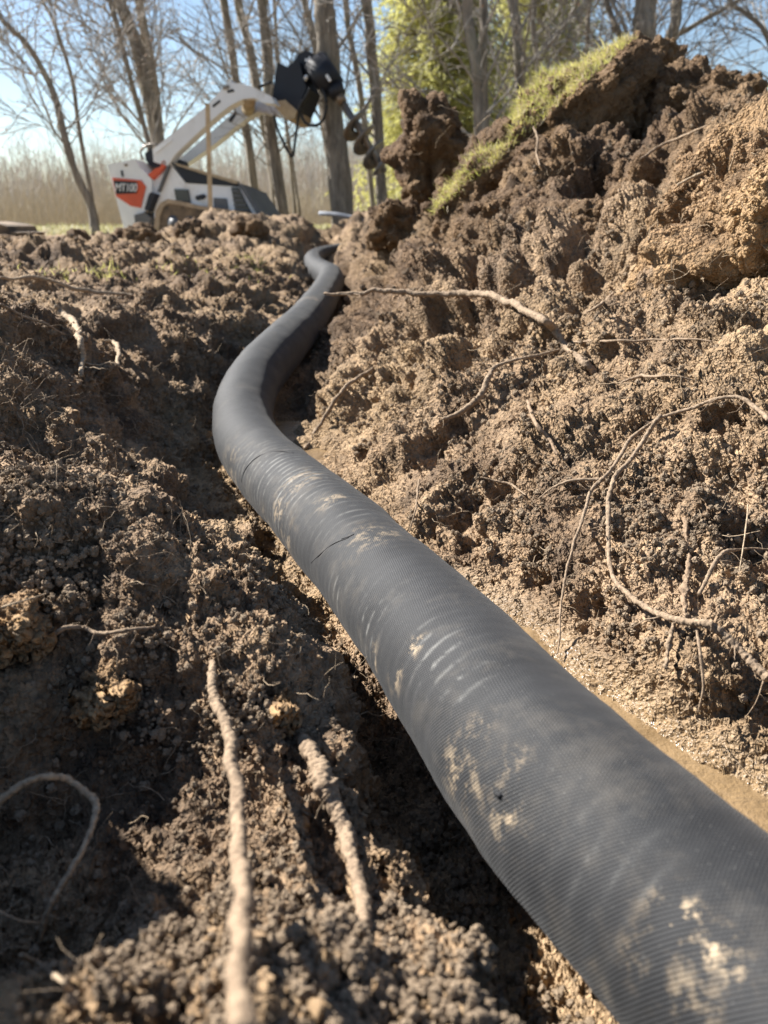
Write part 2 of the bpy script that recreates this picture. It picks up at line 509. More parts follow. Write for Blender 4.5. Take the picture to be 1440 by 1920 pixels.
print('terrain')
def build_ground():
    half = math.radians(34)
    az_in = np.linspace(-half, half, 800)
    az_out = np.linspace(half, 2 * math.pi - half, 150)[1:-1]
    az = np.concatenate([az_in, az_out])
    NR = 900
    rf = np.exp(np.linspace(math.log(.012), math.log(420), 4000))
    rows = np.zeros((NR, len(az)))
    tt = np.linspace(0, 1, NR)
    for i, a in enumerate(az):
        x = rf * math.sin(a); y = rf * math.cos(a)
        z, _ = ground_z(x, y)
        d = np.sqrt(x * x + y * y + z * z)
        dr = np.gradient(rf); dz = np.gradient(z)
        ds = np.hypot(dr, dz)
        inc = np.abs(-dr * z + dz * rf) / (ds * d + 1e-9)
        wgt = ds / d * (.22 + .78 * inc) * np.where(rf > 12, .4, 1)
        cu = np.concatenate([[0], np.cumsum(.5 * (wgt[1:] + wgt[:-1]))]); cu /= cu[-1]
        rows[:, i] = np.interp(tt, cu, rf)
    # smooth the row spacing sideways so quads stay tidy
    k = np.ones(9) / 9
    L = np.log(rows)
    L = np.apply_along_axis(lambda v: np.convolve(np.concatenate([v[-4:], v, v[:4]]), k, 'valid'), 1, L)
    rows = np.exp(L)
    def surface(rows):
        X = rows * np.sin(az)[None]; Y = rows * np.cos(az)[None]
        x = X.ravel(); y = Y.ravel()
        z, s = ground_z(x, y)
        lump, wet, green, r = roughness_fields(x, y, z, s)
        e = np.maximum(.003, r * .003)
        zx = (ground_z(x + e, y)[0] - ground_z(x - e, y)[0]) / (2 * e)
        zy = (ground_z(x, y + e)[0] - ground_z(x, y - e)[0]) / (2 * e)
        Nn = np.stack([-zx, -zy, np.ones_like(zx)], 1); Nn /= np.linalg.norm(Nn, axis=1, keepdims=True)
        P = np.stack([x, y, z], 1)
        near = r < 16
        Pn = P[near]; ln = lump[near]; wn = wet[near]; rn = r[near]; sn = s[near]
        pile = sstep(.05, .3, sn) * sstep(.8, 1.6, Pn[:, 1]) * sstep(7, 4.5, Pn[:, 1])
        yardish = sstep(1.4, 3.5, rn) * (1 - pile)
        h = fbm(Pn, 3.2, 3, 5) * (.020 + .025 * yardish)
        h += fbm(Pn * np.array([1, 1, 1.0]), 14, 4, 9) * .013
        h += (lumps(Pn, 5.5, 20) - .35) * (.022 + .080 * pile + .036 * yardish)
        h += (lumps(Pn, 13, 40) - .35) * (.020 + .030 * pile + .012 * yardish)
        pm = .25 + .75 * sstep(-.55, .35, fbm(Pn, 8, 3, 71))
        h += (lumps(Pn, 29, 60) - .3) * .0120 * pm
        h += (lumps(Pn, 62, 80) - .3) * .0070 * pm
        h += fbm(Pn, 23, 6, 73, .62) * (.0062 + .006 * pile)
        pit = sstep(.42, .85, fbm(Pn, 7.5, 2, 91)) * .035 + sstep(.4, .8, fbm(Pn, 19, 2, 95)) * .018
        h -= pit * (.7 + .9 * pile + .5 * (sn > .12))
        # smooth bench patch on the left bank, smooth wet foot on the right
        bench = gauss(Pn[:, 0], Pn[:, 1], -.20, .62, .13, .07, .3)
        amp = ln * (1 - .82 * wn) * (1 - .55 * bench)
        # keep clear of the pipe
        P[near] = Pn + Nn[near] * (h * amp)[:, None]
        d = np.abs(s)
        pz = np.interp(P[:, 1], FINE_Y, FINE_Z)
        clash = (d < .055) & (P[:, 1] < 5.2) & (P[:, 2] > pz - .03)
        P[clash, 2] = pz[clash] - .055
        return P, z, s, lump, wet, green, r, near
    P = surface(rows)[0].reshape(NR, len(az), 3)
    # second pass: spread the rows evenly over the surface as displaced, steep clod sides included
    seg = np.linalg.norm(np.diff(P, axis=0), axis=2) / (np.linalg.norm(.5 * (P[1:] + P[:-1]), axis=2) + .02)
    w0 = 1.0 / NR
    rr_ = .5 * (rows[1:] + rows[:-1])
    seg = np.where(rr_ > 7, np.minimum(seg, .004), seg)
    seg = np.minimum(seg, 9 * seg.mean(0, keepdims=True))
    wq = .35 * w0 + .65 * seg / seg.sum(0, keepdims=True)
    k5 = np.ones(5) / 5
    wq = np.apply_along_axis(lambda v: np.convolve(np.concatenate([v[-2:], v, v[:2]]), k5, 'valid'), 1, wq)
    cu = np.vstack([np.zeros((1, len(az))), np.cumsum(wq, 0)]); cu /= cu[-1]
    rows = np.stack([np.exp(np.interp(tt, cu[:, q_], np.log(rows[:, q_]))) for q_ in range(len(az))], 1)
    P, z, s, lump, wet, green, r, near = surface(rows)
    x, y = P[:, 0], P[:, 1]
    # far field: gentle unevenness
    far = ~near
    P[far, 2] += fbm(P[far] * np.array([1, 1, 0]), .05, 3, 3) * .35 * sstep(16, 60, r[far])
    n, c = NR, len(az)
    i = np.arange(n - 1)[:, None] * c; j = np.arange(c)[None]
    q = np.stack([i + j, i + (j + 1) % c, i + c + (j + 1) % c, i + c + j], -1).reshape(-1, 4)[:, ::-1]
    mb = MB(); mb.quads(P, q)
    mb.f.append(np.arange(c)[::-1])
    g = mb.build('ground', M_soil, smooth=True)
    me = g.data
    gn = fbm(P * np.array([1, 1, 0]), .9, 3, 44)
    green = np.maximum(green * .9, sstep(.45, .8, gn) * sstep(3.2, 4.5, r) * .6 * (s < 0))
    fine = np.clip(sstep(12, 3, r), .05, 1)
    soil_shade = np.clip(sstep(1.5, 2.3, r) * (s > .1) * (y < 5.5) * .85 + (s < 0) * sstep(.1, .3, -s) * .45 * sstep(5, 3, r) * (1 - gauss(x, y, -.22, .66, .30, .20)), 0, 1) * np.clip(.7 + .6 * fbm(P, 1.7, 2, 61), 0, 1.1)  # darker heap and left bank soil, shade put into the colour
    for nm, arr in (('wet', wet), ('green', green), ('fine', fine), ('soil_shade', soil_shade)):
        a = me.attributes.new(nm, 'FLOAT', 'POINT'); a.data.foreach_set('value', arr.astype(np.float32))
    tag(g, kind='structure')
    return g, P, q, r, az, NR
ground, GP, GQ, GR, AZ, NR = build_ground()
nc = len(AZ)
# coarse copy of the inner part for ray casting
def ground_bvh():
    step = 2
    rr = np.arange(0, NR, step); cc = np.arange(0, 800, step)
    V = GP.reshape(NR, nc, 3)[rr][:, cc]
    n, c = len(rr), len(cc)
    i = np.arange(n - 1)[:, None] * c; j = np.arange(c - 1)[None]
    q = np.stack([i + j, i + j + 1, i + c + j + 1, i + c + j], -1).reshape(-1, 4)
    return BVHTree.FromPolygons(V.reshape(-1, 3).tolist(), q.tolist())
BV = ground_bvh()
BVS = [BV]
def hit(px, py):
    d = Vector(ray(px, py)).normalized()
    best = None
    for b in BVS:
        h = b.ray_cast(Vector((0, 0, 0)), d)
        if h[0] is not None and (best is None or h[3] < best[3]): best = h
    return best
def ground_at(x, y):
    h = BV.ray_cast(Vector((x, y, 5)), Vector((0, 0, -1)))
    return h[0].z if h[0] is not None else -.08

# muddy water standing along the foot of the right bank
def muddy_water():
    mb = MB()
    ys = np.linspace(.05, 1.62, 60)
    V = []
    for yy in ys:
        sl = np.interp(yy, FINE_Y, SLOPE); xc = float(pipe_x(yy)); k = math.sqrt(1 + sl * sl)
        for u in np.linspace(.0, .27, 12):
            V.append((xc + u * k, yy, -.3995 - .03 * float(sstep(.72, .82, yy) * sstep(1.38, 1.30, yy))))
    q = [[a * 12 + b, a * 12 + b + 1, a * 12 + 13 + b, a * 12 + 12 + b] for a in range(59) for b in range(11)]
    mb.quads(V, q)
    m, t, b = mat('muddy_water')
    co = coords(t)
    c = ramp(t, noise(t, 18, co, 5), [(.3, (.15, .097, .046)), (.7, (.26, .175, .092))])
    t.links.new(c, b.inputs['Base Color']); b.inputs['Roughness'].default_value = .08
    b.inputs['Specular IOR Level'].default_value = .6
    bp = t.nodes.new('ShaderNodeBump'); bp.inputs['Distance'].default_value = .004
    t.links.new(noise(t, 70, co, 5, .6), bp.inputs['Height']); t.links.new(bp.outputs[0], b.inputs['Normal'])
    o = mb.build('muddy_water', m, smooth=True)
    tag(o, kind='structure')
muddy_water()

# ------------------------------------------------------------------ big clods on the heap
print('clods')
def ico(sub):
    bm = bmesh.new(); bmesh.ops.create_icosphere(bm, subdivisions=sub, radius=1)
    V = np.array([v.co[:] for v in bm.verts]); F = np.array([[v.index for v in f.verts] for f in bm.faces])
    bm.free(); return V, F
ICO = {k: ico(k) for k in (3, 5, 6, 7)}
def clod(name, label, c, rad, sub=7, seed=0, rot=0, amp=1.0, squash=None, cat='clod', group=None, lean=0, flare=0, m_=None, small=False):
    V, F = ICO[sub]
    V = V.copy(); Nn = V.copy()
    rad = np.asarray(rad, float)
    R = rad.mean()
    boxy = np.sign(V) * np.abs(V) ** .68
    D = boxy / np.linalg.norm(boxy, axis=1, keepdims=True) ** .6
    P = D * rad
    Q = P + seed * 7.7
    h = fbm(Q, .9 / R, 3, seed) * .30 * R * amp
    h += (lumps(Q, 1.6 / R, seed + 3) - .4) * .30 * R * amp
    if small: h += fbm(Q, 60, 5, seed + 40, .62) * .004 - .004; Q = Q * 3
    ks = .12 if small else 1
    h += (lumps(Q, 13, seed + 9) - .35) * .030 * ks
    h += (lumps(Q, 29, seed + 15) - .3) * .014 * ks
    h += fbm(Q, 20, 6, seed + 40, .62) * .012 * ks
    h -= sstep(.35, .8, fbm(Q, 8, 2, seed + 30)) * .05 * ks
    h += (lumps(Q, 62, seed + 21) - .3) * .007 * ks
    P = P + Nn * h[:, None]
    P[:, 0] += lean * P[:, 2]
    P[:, :2] *= (1 - flare * P[:, 2] / rad[2])[:, None]
    cr, sr = math.cos(rot), math.sin(rot)
    P = np.stack([P[:, 0] * cr - P[:, 1] * sr, P[:, 0] * sr + P[:, 1] * cr, P[:, 2]], 1)
    mb = MB(); mb.quads(P, F)
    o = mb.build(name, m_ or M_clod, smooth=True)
    o.location = c
    tag(o, label, cat, group)
    BVS.append(BVHTree.FromPolygons((P + np.asarray(c)).tolist(), F.tolist()))
    return o, P + np.asarray(c), F
GRP = 'big clods of dug soil on the heap'
clod('soil_clod', 'tall dark soil clod standing at the left end of the heap', at(820, 335, 3.2) + np.array([0, .1, 0]), (.15, .15, .31), 7, 1, .3, .85, group=GRP, lean=-.10, flare=.04)
clod('soil_clod', 'large reddish brown clod on the top right of the heap', at(1292, 240, 2.7), (.21, .20, .20), 7, 2, -.2, .8, group=GRP)
clod('soil_clod', 'tawny crumbly clod close by at the right edge of the trench bank', at(1455, 490, 1.30), (.20, .20, .215), 7, 3, .5, .9, group=GRP, m_=M_clodtan)
clod('soil_clod', 'rounded crumbly clod below the turf on the heap', at(1090, 470, 2.0), (.20, .18, .13), 6, 4, .2, .9, group=GRP)
clod('soil_clod', 'dark overhanging clod between the turf and the top right clod', at(1180, 260, 2.75), (.20, .18, .15), 6, 5, .9, 1.0, group=GRP)
clod('soil_clod', 'small dark clod right of the tall clod below the turf foot', at(870, 400, 2.9), (.12, .12, .13), 6, 6, 0, 1.0, group=GRP)
for lb, px, py, d_, rr_, sd_ in (
        ('craggy clod wedged above the middle of the right bank left of the rounded clod', 955, 425, 2.35, (.15, .13, .10), 11),
        ('blocky clod on the heap between the rounded clod and the tawny clod', 1215, 395, 2.15, (.16, .13, .12), 12),
        ('big shadowed clod on the heap under the top right clod', 1345, 340, 2.35, (.18, .15, .15), 13),
        ('clod sloping down to the right frame edge on the heap crest', 1425, 320, 2.8, (.20, .18, .14), 14),
        ('small clod on the heap crest just right of the turf', 1205, 150, 3.0, (.14, .13, .12), 15),
        ('dark clod tucked under the lower left end of the turf', 935, 335, 2.75, (.15, .13, .14), 16),
        ('clod with hollow dark sides in the middle of the heap under the turf', 1075, 345, 2.5, (.16, .13, .13), 17),
        ('low clod at the foot of the tall dark clod', 745, 425, 3.0, (.12, .12, .09), 18)):
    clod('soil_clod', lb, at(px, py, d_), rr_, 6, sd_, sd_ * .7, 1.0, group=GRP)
TURF = len(BVS)
sod, SP, SF = clod('turf_clod', 'slab of turf tipped up on the heap with green grass along its top', at(1015, 290, 2.75), (.40, .24, .15), 7, 8, 0, .55, cat='turf')

YG = 'dark clods strewn over the churned yard'
for lb, px, py, d_, rr_, sd_ in (
        ('dark upright clod on the yard just left below the loader', 262, 452, 5.6, (.13, .12, .12), 31),
        ('low dark clod on the yard under the leaning tree', 150, 462, 5.4, (.15, .12, .09), 32),
        ('flat dark clod on the yard near the left frame edge', 30, 470, 5.2, (.19, .14, .09), 33),
        ('rounded clod on the yard in front of the loader track', 352, 440, 5.9, (.14, .12, .10), 34),
        ('broken clod on the yard between the loader and the far pipe', 470, 432, 5.8, (.12, .12, .08), 35)):
    clod('yard_clod', lb, at(px, py, d_), rr_, 5, sd_, sd_ * .7, 1.0, group=YG)
for lb, px, py, r_, sd_ in (
        ('smooth brown clod at the left frame edge above the near roots', 22, 1195, .034, 41),
        ('fist sized clod left of the close crusted root', 200, 1310, .026, 42),
        ('crumbly clod between the two close roots of the left bank', 520, 1340, .018, 43)):
    h_ = hit(px, py)
    clod('soil_clod', lb, np.array(h_[0]) + np.array([0, 0, .004]), (r_, r_ * .9, r_ * .8), 6, sd_, sd_, .5, group='clods on the left bank', m_=M_clodtan, small=True)
print('crumbs')
# ------------------------------------------------------------------ loose crumbs (one mass, instanced on points)
def crumbs():
    mask = (GR < 9) & (GR > .16)
    fi = np.arange(len(GP)); cols = fi % nc
    mask &= cols < 800
    idx = rng.choice(np.nonzero(mask)[0], 80000, replace=False)
    dens = sstep(-.35, .45, fbm(GP[idx], 11, 3, 130))
    idx = idx[rng.random(len(idx)) < .08 + .85 * dens]
    P = GP[idx].copy(); r = np.linalg.norm(P, axis=1)
    _, s = ground_z(P[:, 0], P[:, 1])
    wetm = (s > -.02) & (P[:, 2] < -.375)
    keep = ~wetm | (rng.random(len(P)) < .05)
    P, r, s = P[keep], r[keep], s[keep]
    size = (.0010 + .0021 * rng.random(len(P)) ** 3.5) * (.7 + .6 * np.clip(r, .3, 5))
    P += np.stack([0 * size, -size * .3, size * .8], 1)
    me = bpy.data.meshes.new('soil_crumbs')
    me.vertices.add(len(P)); me.vertices.foreach_set('co', P.astype(np.float32).ravel())
    a = me.attributes.new('size', 'FLOAT', 'POINT'); a.data.foreach_set('value', size.astype(np.float32))
    a = me.attributes.new('spin', 'FLOAT_VECTOR', 'POINT'); a.data.foreach_set('vector', (rng.random((len(P), 3)) * 6.28).astype(np.float32).ravel())
    o = bpy.data.objects.new('soil_crumbs', me); COL.objects.link(o)
    g = bpy.data.node_groups.new('crumb_scatter', 'GeometryNodeTree')
    g.interface.new_socket('Geometry', in_out='INPUT', socket_type='NodeSocketGeometry')
    g.interface.new_socket('Geometry', in_out='OUTPUT', socket_type='NodeSocketGeometry')
    gi = g.nodes.new('NodeGroupInput'); go = g.nodes.new('NodeGroupOutput')
    ic = g.nodes.new('GeometryNodeMeshIcoSphere'); ic.inputs['Radius'].default_value = 1; ic.inputs['Subdivisions'].default_value = 3
    sp = g.nodes.new('GeometryNodeSetPosition')
    nz = g.nodes.new('ShaderNodeTexNoise'); nz.inputs['Scale'].default_value = 1.9; nz.inputs['Detail'].default_value = 4
    sb = g.nodes.new('ShaderNodeVectorMath'); sb.operation = 'SUBTRACT'; sb.inputs[1].default_value = (.5, .5, .5)
    sc = g.nodes.new('ShaderNodeVectorMath'); sc.operation = 'SCALE'; sc.inputs['Scale'].default_value = 2.2
    g.links.new(nz.outputs['Color'], sb.inputs[0]); g.links.new(sb.outputs[0], sc.inputs[0]); g.links.new(sc.outputs[0], sp.inputs['Offset'])
    g.links.new(ic.outputs['Mesh'], sp.inputs['Geometry'])
    sm = g.nodes.new('GeometryNodeSetMaterial'); sm.inputs['Material'].default_value = M_crumb
    g.links.new(sp.outputs[0], sm.inputs[0])
    ip = g.nodes.new('GeometryNodeInstanceOnPoints')
    a1 = g.nodes.new('GeometryNodeInputNamedAttribute'); a1.data_type = 'FLOAT'; a1.inputs['Name'].default_value = 'size'
    a2 = g.nodes.new('GeometryNodeInputNamedAttribute'); a2.data_type = 'FLOAT_VECTOR'; a2.inputs['Name'].default_value = 'spin'
    g.links.new(gi.outputs[0], ip.inputs['Points']); g.links.new(sm.outputs[0], ip.inputs['Instance'])
    g.links.new(a2.outputs[0], ip.inputs['Rotation']); g.links.new(a1.outputs[0], ip.inputs['Scale'])
    g.links.new(ip.outputs[0], go.inputs[0])
    md = o.modifiers.new('scatter', 'NODES'); md.node_group = g
    tag(o, 'loose crumbs of brown soil strewn over the trench banks', 'soil', kind='stuff')
crumbs()

# ------------------------------------------------------------------ the pipe in its knitted sock
print('pipe')
def build_pipe():
    K = 1500; n = 96
    C = resample(path, 3000)
    seg = np.linalg.norm(np.diff(C, axis=0), axis=1); L = np.concatenate([[0], np.cumsum(seg)])
    # spacing grows with distance from the near end
    dist = np.linalg.norm(C, axis=1)
    wgt = 1 / np.clip(dist, .3, 6); cu = np.concatenate([[0], np.cumsum(wgt[1:] * seg)]); cu /= cu[-1]
    li = np.interp(np.linspace(0, 1, K), cu, L)
    c = np.stack([np.interp(li, L, C[:, i]) for i in range(3)], 1)
    T = np.gradient(c, axis=0); T /= np.linalg.norm(T, axis=1, keepdims=True)
    up = np.array([0, 0, 1.0])
    A = np.cross(T, up); A /= np.linalg.norm(A, axis=1, keepdims=True)
    B = np.cross(A, T)
    a = np.arange(n) / n * 2 * np.pi
    rad = np.full((K, n), PIPE_R)
    ll = li[:, None] + 0 * a[None]
    P0 = c[:, None] + PIPE_R * (np.cos(a)[None, :, None] * A[:, None] + np.sin(a)[None, :, None] * B[:, None])
    Pf = P0.reshape(-1, 3)
    rad = rad + .00010 * np.cos(ll * 2 * np.pi / .0165) + (fbm(Pf, 9, 3, 77) * .0016 + vnoise(Pf, 34, 78) * .0008).reshape(K, n)
    P = c[:, None] + rad[:, :, None] * (np.cos(a)[None, :, None] * A[:, None] + np.sin(a)[None, :, None] * B[:, None])
    mb = MB()
    i = np.arange(K - 1)[:, None] * n; j = np.arange(n)[None]
    q = np.stack([i + j, i + (j + 1) % n, i + n + (j + 1) % n, i + n + j], -1).reshape(-1, 4)
    mb.quads(P, q[:, ::-1])
    mb.f.append(np.arange(n)); mb.f.append(np.arange(n)[::-1] + (K - 1) * n)
    # material
    m, t, b = mat('knitted_sock')
    uvn = N(t, 'ShaderNodeAttribute', attribute_name='knit')
    sep = t.nodes.new('ShaderNodeSeparateXYZ'); t.links.new(uvn.outputs['Vector'], sep.inputs[0])
    U, Vv = sep.outputs[0], sep.outputs[1]
    co = coords(t)
    stain = N(t, 'ShaderNodeAttribute', attribute_name='stain').outputs['Fac']
    scuff = N(t, 'ShaderNodeAttribute', attribute_name='scuff').outputs['Fac']
    wob = mth(t, 'MULTIPLY', mth(t, 'SUBTRACT', noise(t, 7, co, 2), .5), .006)
    Vw = mth(t, 'ADD', Vv, wob)
    Uw = mth(t, 'ADD', U, mth(t, 'MULTIPLY', mth(t, 'SUBTRACT', noise(t, 6, co, 2), .5), .004))
    row = mth(t, 'MULTIPLY_ADD', mth(t, 'SINE', mth(t, 'MULTIPLY', mth(t, 'MULTIPLY_ADD', Uw, -.62, Vw), 2 * math.pi / .00235)), .5, .5)
    rown = mth(t, 'FLOOR', mth(t, 'ADD', mth(t, 'MULTIPLY', mth(t, 'MULTIPLY_ADD', Uw, -.62, Vw), 1 / .00235), .25))
    colm = mth(t, 'MULTIPLY_ADD', mth(t, 'SINE', mth(t, 'MULTIPLY_ADD', rown, math.pi, mth(t, 'MULTIPLY', mth(t, 'MULTIPLY_ADD', Vw, .75, Uw), 2 * math.pi / .0026))), .5, .5)
    knit = mth(t, 'MULTIPLY', mth(t, 'POWER', row, .8), mth(t, 'MULTIPLY_ADD', mth(t, 'POWER', colm, .7), .8, .2))
    base = ramp(t, knit, [(.05, (.010, .010, .011)), (.5, (.022, .0225, .024)), (1, (.047, .048, .052))])
    big = ramp(t, noise(t, 13, co, 4, .6), [(.35, (.8, .8, .8)), (.7, (1.35, 1.35, 1.32))])
    base = mix(t, 1.0, base, big, 'MULTIPLY')
    # dust and lint
    base = mix(t, ramp(t, noise(t, 520, co, 2, .7), [(.64, (0,) * 3), (.78, (.3,) * 3)]), base, (.26, .25, .23))
    dust = ramp(t, noise(t, 14, co, 6, .75), [(.52, (0,) * 3), (.70, (1,) * 3)])
    base = mix(t, mth(t, 'MULTIPLY', dust, .14), base, (.25, .215, .17))
    kk = mth(t, 'MULTIPLY_ADD', knit, .5, .5)
    sm = mth(t, 'MULTIPLY', mth(t, 'MULTIPLY', ramp(t, noise(t, 60, co, 6, .8), [(.50, (0,) * 3), (.60, (1,) * 3)]), stain), kk)
    base = mix(t, mth(t, 'MINIMUM', mth(t, 'MULTIPLY', sm, 1.2), .92), base, (.47, .36, .235))
    # pale scrapes where the sock is stretched over the corrugations
    ring = mth(t, 'POWER', mth(t, 'MULTIPLY_ADD', mth(t, 'SINE', mth(t, 'MULTIPLY', Vv, 2 * math.pi / .0165)), .5, .5), 5.0)
    ring = mth(t, 'MULTIPLY', mth(t, 'MULTIPLY', ring, scuff), mth(t, 'MULTIPLY', ramp(t, noise(t, 42, co, 5, .75), [(.46, (0,) * 3), (.60, (1,) * 3)]), kk))
    base = mix(t, mth(t, 'MINIMUM', mth(t, 'MULTIPLY', ring, .55), .5), base, (.40, .39, .36))
    t.links.new(base, b.inputs['Base Color'])
    b.inputs['Roughness'].default_value = .68
    b.inputs['Specular IOR Level'].default_value = .28
    b.inputs['Sheen Weight'].default_value = .06; b.inputs['Sheen Roughness'].default_value = .4
    bp = t.nodes.new('ShaderNodeBump'); bp.inputs['Distance'].default_value = .0004; bp.inputs['Strength'].default_value = .9
    t.links.new(knit, bp.inputs['Height']); t.links.new(bp.outputs[0], b.inputs['Normal'])
    o = mb.build('drain_pipe', m, smooth=True)
    tag(o, 'black drainage pipe in a knitted sock lying along the trench', 'pipe')
    me = o.data
    uu = (a[None] + 0 * li[:, None]) * PIPE_R
    # seamless side of the angle at the bottom
    uu = np.where(a[None] > 1.5 * np.pi, uu - 2 * np.pi * PIPE_R, uu)
    kn = np.stack([uu, ll, 0 * ll], -1).reshape(-1, 3)
    at_ = me.attributes.new('knit', 'FLOAT_VECTOR', 'POINT'); at_.data.foreach_set('vector', kn.astype(np.float32).ravel())
    bv = BVHTree.FromPolygons(P.reshape(-1, 3).tolist(), q.tolist())
    BVS.append(bv)
    Pa = P.reshape(-1, 3)
    def spot(px, py):
        h = bv.ray_cast(Vector((0, 0, 0)), Vector(ray(px, py)).normalized())
        return None if h[0] is None else np.array(h[0])
    st = np.zeros(len(Pa)); sc = np.zeros(len(Pa))
    for px, py, r_, v in ((1290, 1722, .0065, 2.2), (1265, 1745, .005, 2.2), (1348, 1770, .006, 1.6), (1372, 1812, .006, 1.2), (1330, 1796, .0045, 1.6), (1200, 1790, .012, .3), (1110, 1840, .012, .25),
                       (776, 1212, .008, 1.4), (742, 1262, .014, .6), (725, 1320, .016, .7), (700, 1240, .014, .7), (860, 1450, .018, .75), (945, 1530, .014, .75), (885, 1490, .012, .6), (960, 1430, .010, .5),
                       (560, 900, .03, .6), (520, 960, .03, .6), (540, 1020, .03, .4), (700, 1000, .03, .5), (620, 935, .02, .6), (440, 905, .05, .6), (505, 985, .02, .8), (610, 1150, .02, .8), (650, 1210, .02, .8),
                       (895, 1370, .010, .5), (1240, 1700, .010, .4), (1300, 1860, .016, .4), (590, 560, .05, .6)):
        c0 = spot(px, py)
        if c0 is None: continue
        d = np.linalg.norm(Pa - c0, axis=1)
        st = np.maximum(st, v * np.exp(-(d / r_) ** 2))
    for px, py, r_, v in ((815, 1240, .022, 1.3), (860, 1275, .018, 1.1), (690, 1170, .03, .8), (630, 1120, .025, .7), (540, 910, .07, 1.2), (500, 880, .06, 1.1), (470, 860, .05, .7), (640, 960, .04, .5), (800, 1190, .02, .6), (1150, 1640, .03, .25)):
        c0 = spot(px, py)
        if c0 is None: continue
        d = np.linalg.norm(Pa - c0, axis=1)
        sc = np.maximum(sc, v * np.exp(-(d / r_) ** 2))
    for nm, arr in (('stain', st), ('scuff', sc)):
        x = me.attributes.new(nm, 'FLOAT', 'POINT'); x.data.foreach_set('value', arr.astype(np.float32))
    # sock creases, a tube painting a shadow arc, and a torn hole
    M_dark = simple('dark_thread_and_shadow', (.008, .008, .009), .8)
    def crease_or_shadow(pts, r_):
        P_ = [spot(*p) for p in pts]
        if any(p is None for p in P_): return
        cc = resample(np.array(P_), 30)
        rr = np.full(30, r_); rr[0] = rr[-1] = r_ * .2
        m_ = MB(); tubes(m_, cc, rr, 6); m_.build('sock_crease_or_shadow', M_dark, o, True)
    crease_or_shadow([(583, 1056), (600, 1040), (625, 1020), (655, 1008)], .0009)
    crease_or_shadow([(640, 1011), (655, 1006), (664, 1002)], .0011)
    crease_or_shadow([(452, 905), (462, 878), (485, 856), (520, 846), (552, 850)], .0012)  # dark tube standing in for the thin shadow arc at the bend
    h0 = spot(937, 1490)
    if h0 is not None:
        V, F = ICO[3]
        m_ = MB(); m_.quads(V * np.array([.0026, .0026, .0018]) * (1 + .25 * vnoise(V, 2.1, 4)[:, None]) + h0, F)
        m_.build('torn_hole', M_dark, o, True)
    return o
build_pipe()

# ------------------------------------------------------------------ roots
print('roots')
def root(label, pts, name='root', material=None, lift=0.0, crust=0.22, sides=14, group=None, K=None, side=0, anchor=0):
    """pts: (px, py, width px[, lift]); each point is laid on the soil it is seen against"""
    W = []
    for p in pts:
        h = hit(p[0], p[1])
        if h is None: continue
        lf = p[3] if len(p) > 3 else lift
        pos = np.array(h[0])
        d = np.linalg.norm(pos) * (1 - lf)
        pos = pos * (1 - lf)
        r_ = p[2] / FPX * d * .5 * .82
        pos = pos - pos / np.linalg.norm(pos) * r_ * (.7 if lf == 0 else 0) + np.array([0, 0, r_ * .3 + .0015])
        W.append((*pos, r_))
    if len(W) < 2: return None
    W = np.array(W)
    if anchor:      # the free end stays at the distance where the root leaves the soil
        da = np.linalg.norm(W[anchor, :3])
        for q_ in range(anchor):
            f_ = da * (1 + .012 * (anchor - q_)) / np.linalg.norm(W[q_, :3]); W[q_] *= f_
    # even out jumps in depth
    if len(W) > 4:
        for _ in range(1):
            dd = np.linalg.norm(W[:, :3], axis=1)
            ds = dd.copy(); ds[1:-1] = np.minimum(dd[1:-1], (dd[:-2] + 2 * dd[1:-1] + dd[2:]) / 4)
            W[:, :3] *= (ds / dd)[:, None]
    K = (K or max(24, len(W) * 9)) * 2
    c = resample(W, K)
    c[:, 3] = np.maximum(c[:, 3], 3e-4)
    R = c[:, 3].mean()
    # gentle crookedness plus soil crust
    off = np.stack([vnoise(c[:, :3], 45, 300 + k) for k in range(3)], 1) * R * .7
    P = c[:, :3] + off
    rr = c[:, 3] * (1 + .18 * vnoise(c[:, :3], 120, 5))
    rr[0] *= .6; rr[-1] *= .4
    mb = MB(); tubes(mb, P, rr, sides, cap=True)
    V = mb.v[0]
    nrm = V - np.repeat(P, sides, 0)
    bead = np.clip(lumps(V, 150 * min(1.6, .006 / R), 90) - .42, 0, 1) * 2.2 * sstep(-.25, .35, vnoise(V, 30 * min(2, .006 / R), 7))
    V += nrm * (crust * (vnoise(V, 420, 9) + .7 * vnoise(V, 900, 10) + 1.6 * bead))[:, None]
    if side:
        for _ in range(side):
            k = random.randrange(2, K - 2); d0 = P[k]
            out = np.array([random.uniform(-1, 1), random.uniform(-.6, .3), random.uniform(-1, .3)]); out /= np.linalg.norm(out)
            ln = R * random.uniform(5, 16)
            q = [d0]
            for s_ in range(5):
                out = out + np.array([random.uniform(-.5, .5) for _ in range(3)]); out /= np.linalg.norm(out)
                q.append(q[-1] + out * ln / 5)
            tubes(mb, np.array(q), np.linspace(R * .30, R * .08, 6), 5)
    base = P[0]
    o = mb.build(name, material or M_root, smooth=True, offset=base)
    o.location = base
    tag(o, label, 'root', group or 'roots hanging out of the trench banks')
    return o
root('thick crooked root reaching from the right bank out over the pipe', [(608, 553, 6, .06), (660, 553, 8, .05), (710, 547, 9, .03), (760, 552, 11, .03), (820, 556, 12, .045), (880, 552, 13, .045), (930, 560, 14, .045), (980, 582, 15, .04), (1020, 605, 15, .03), (1040, 625, 15, .01), (1060, 650, 15), (1090, 680, 16), (1112, 702, 14)], side=10, K=160, crust=.24, anchor=5)
root('thin straight rootlet running level to the right from the thick crooked root', [(1072, 643, 5), (1150, 642, 5), (1230, 640, 4), (1290, 638, 4), (1335, 643, 3)], lift=.02, side=3)
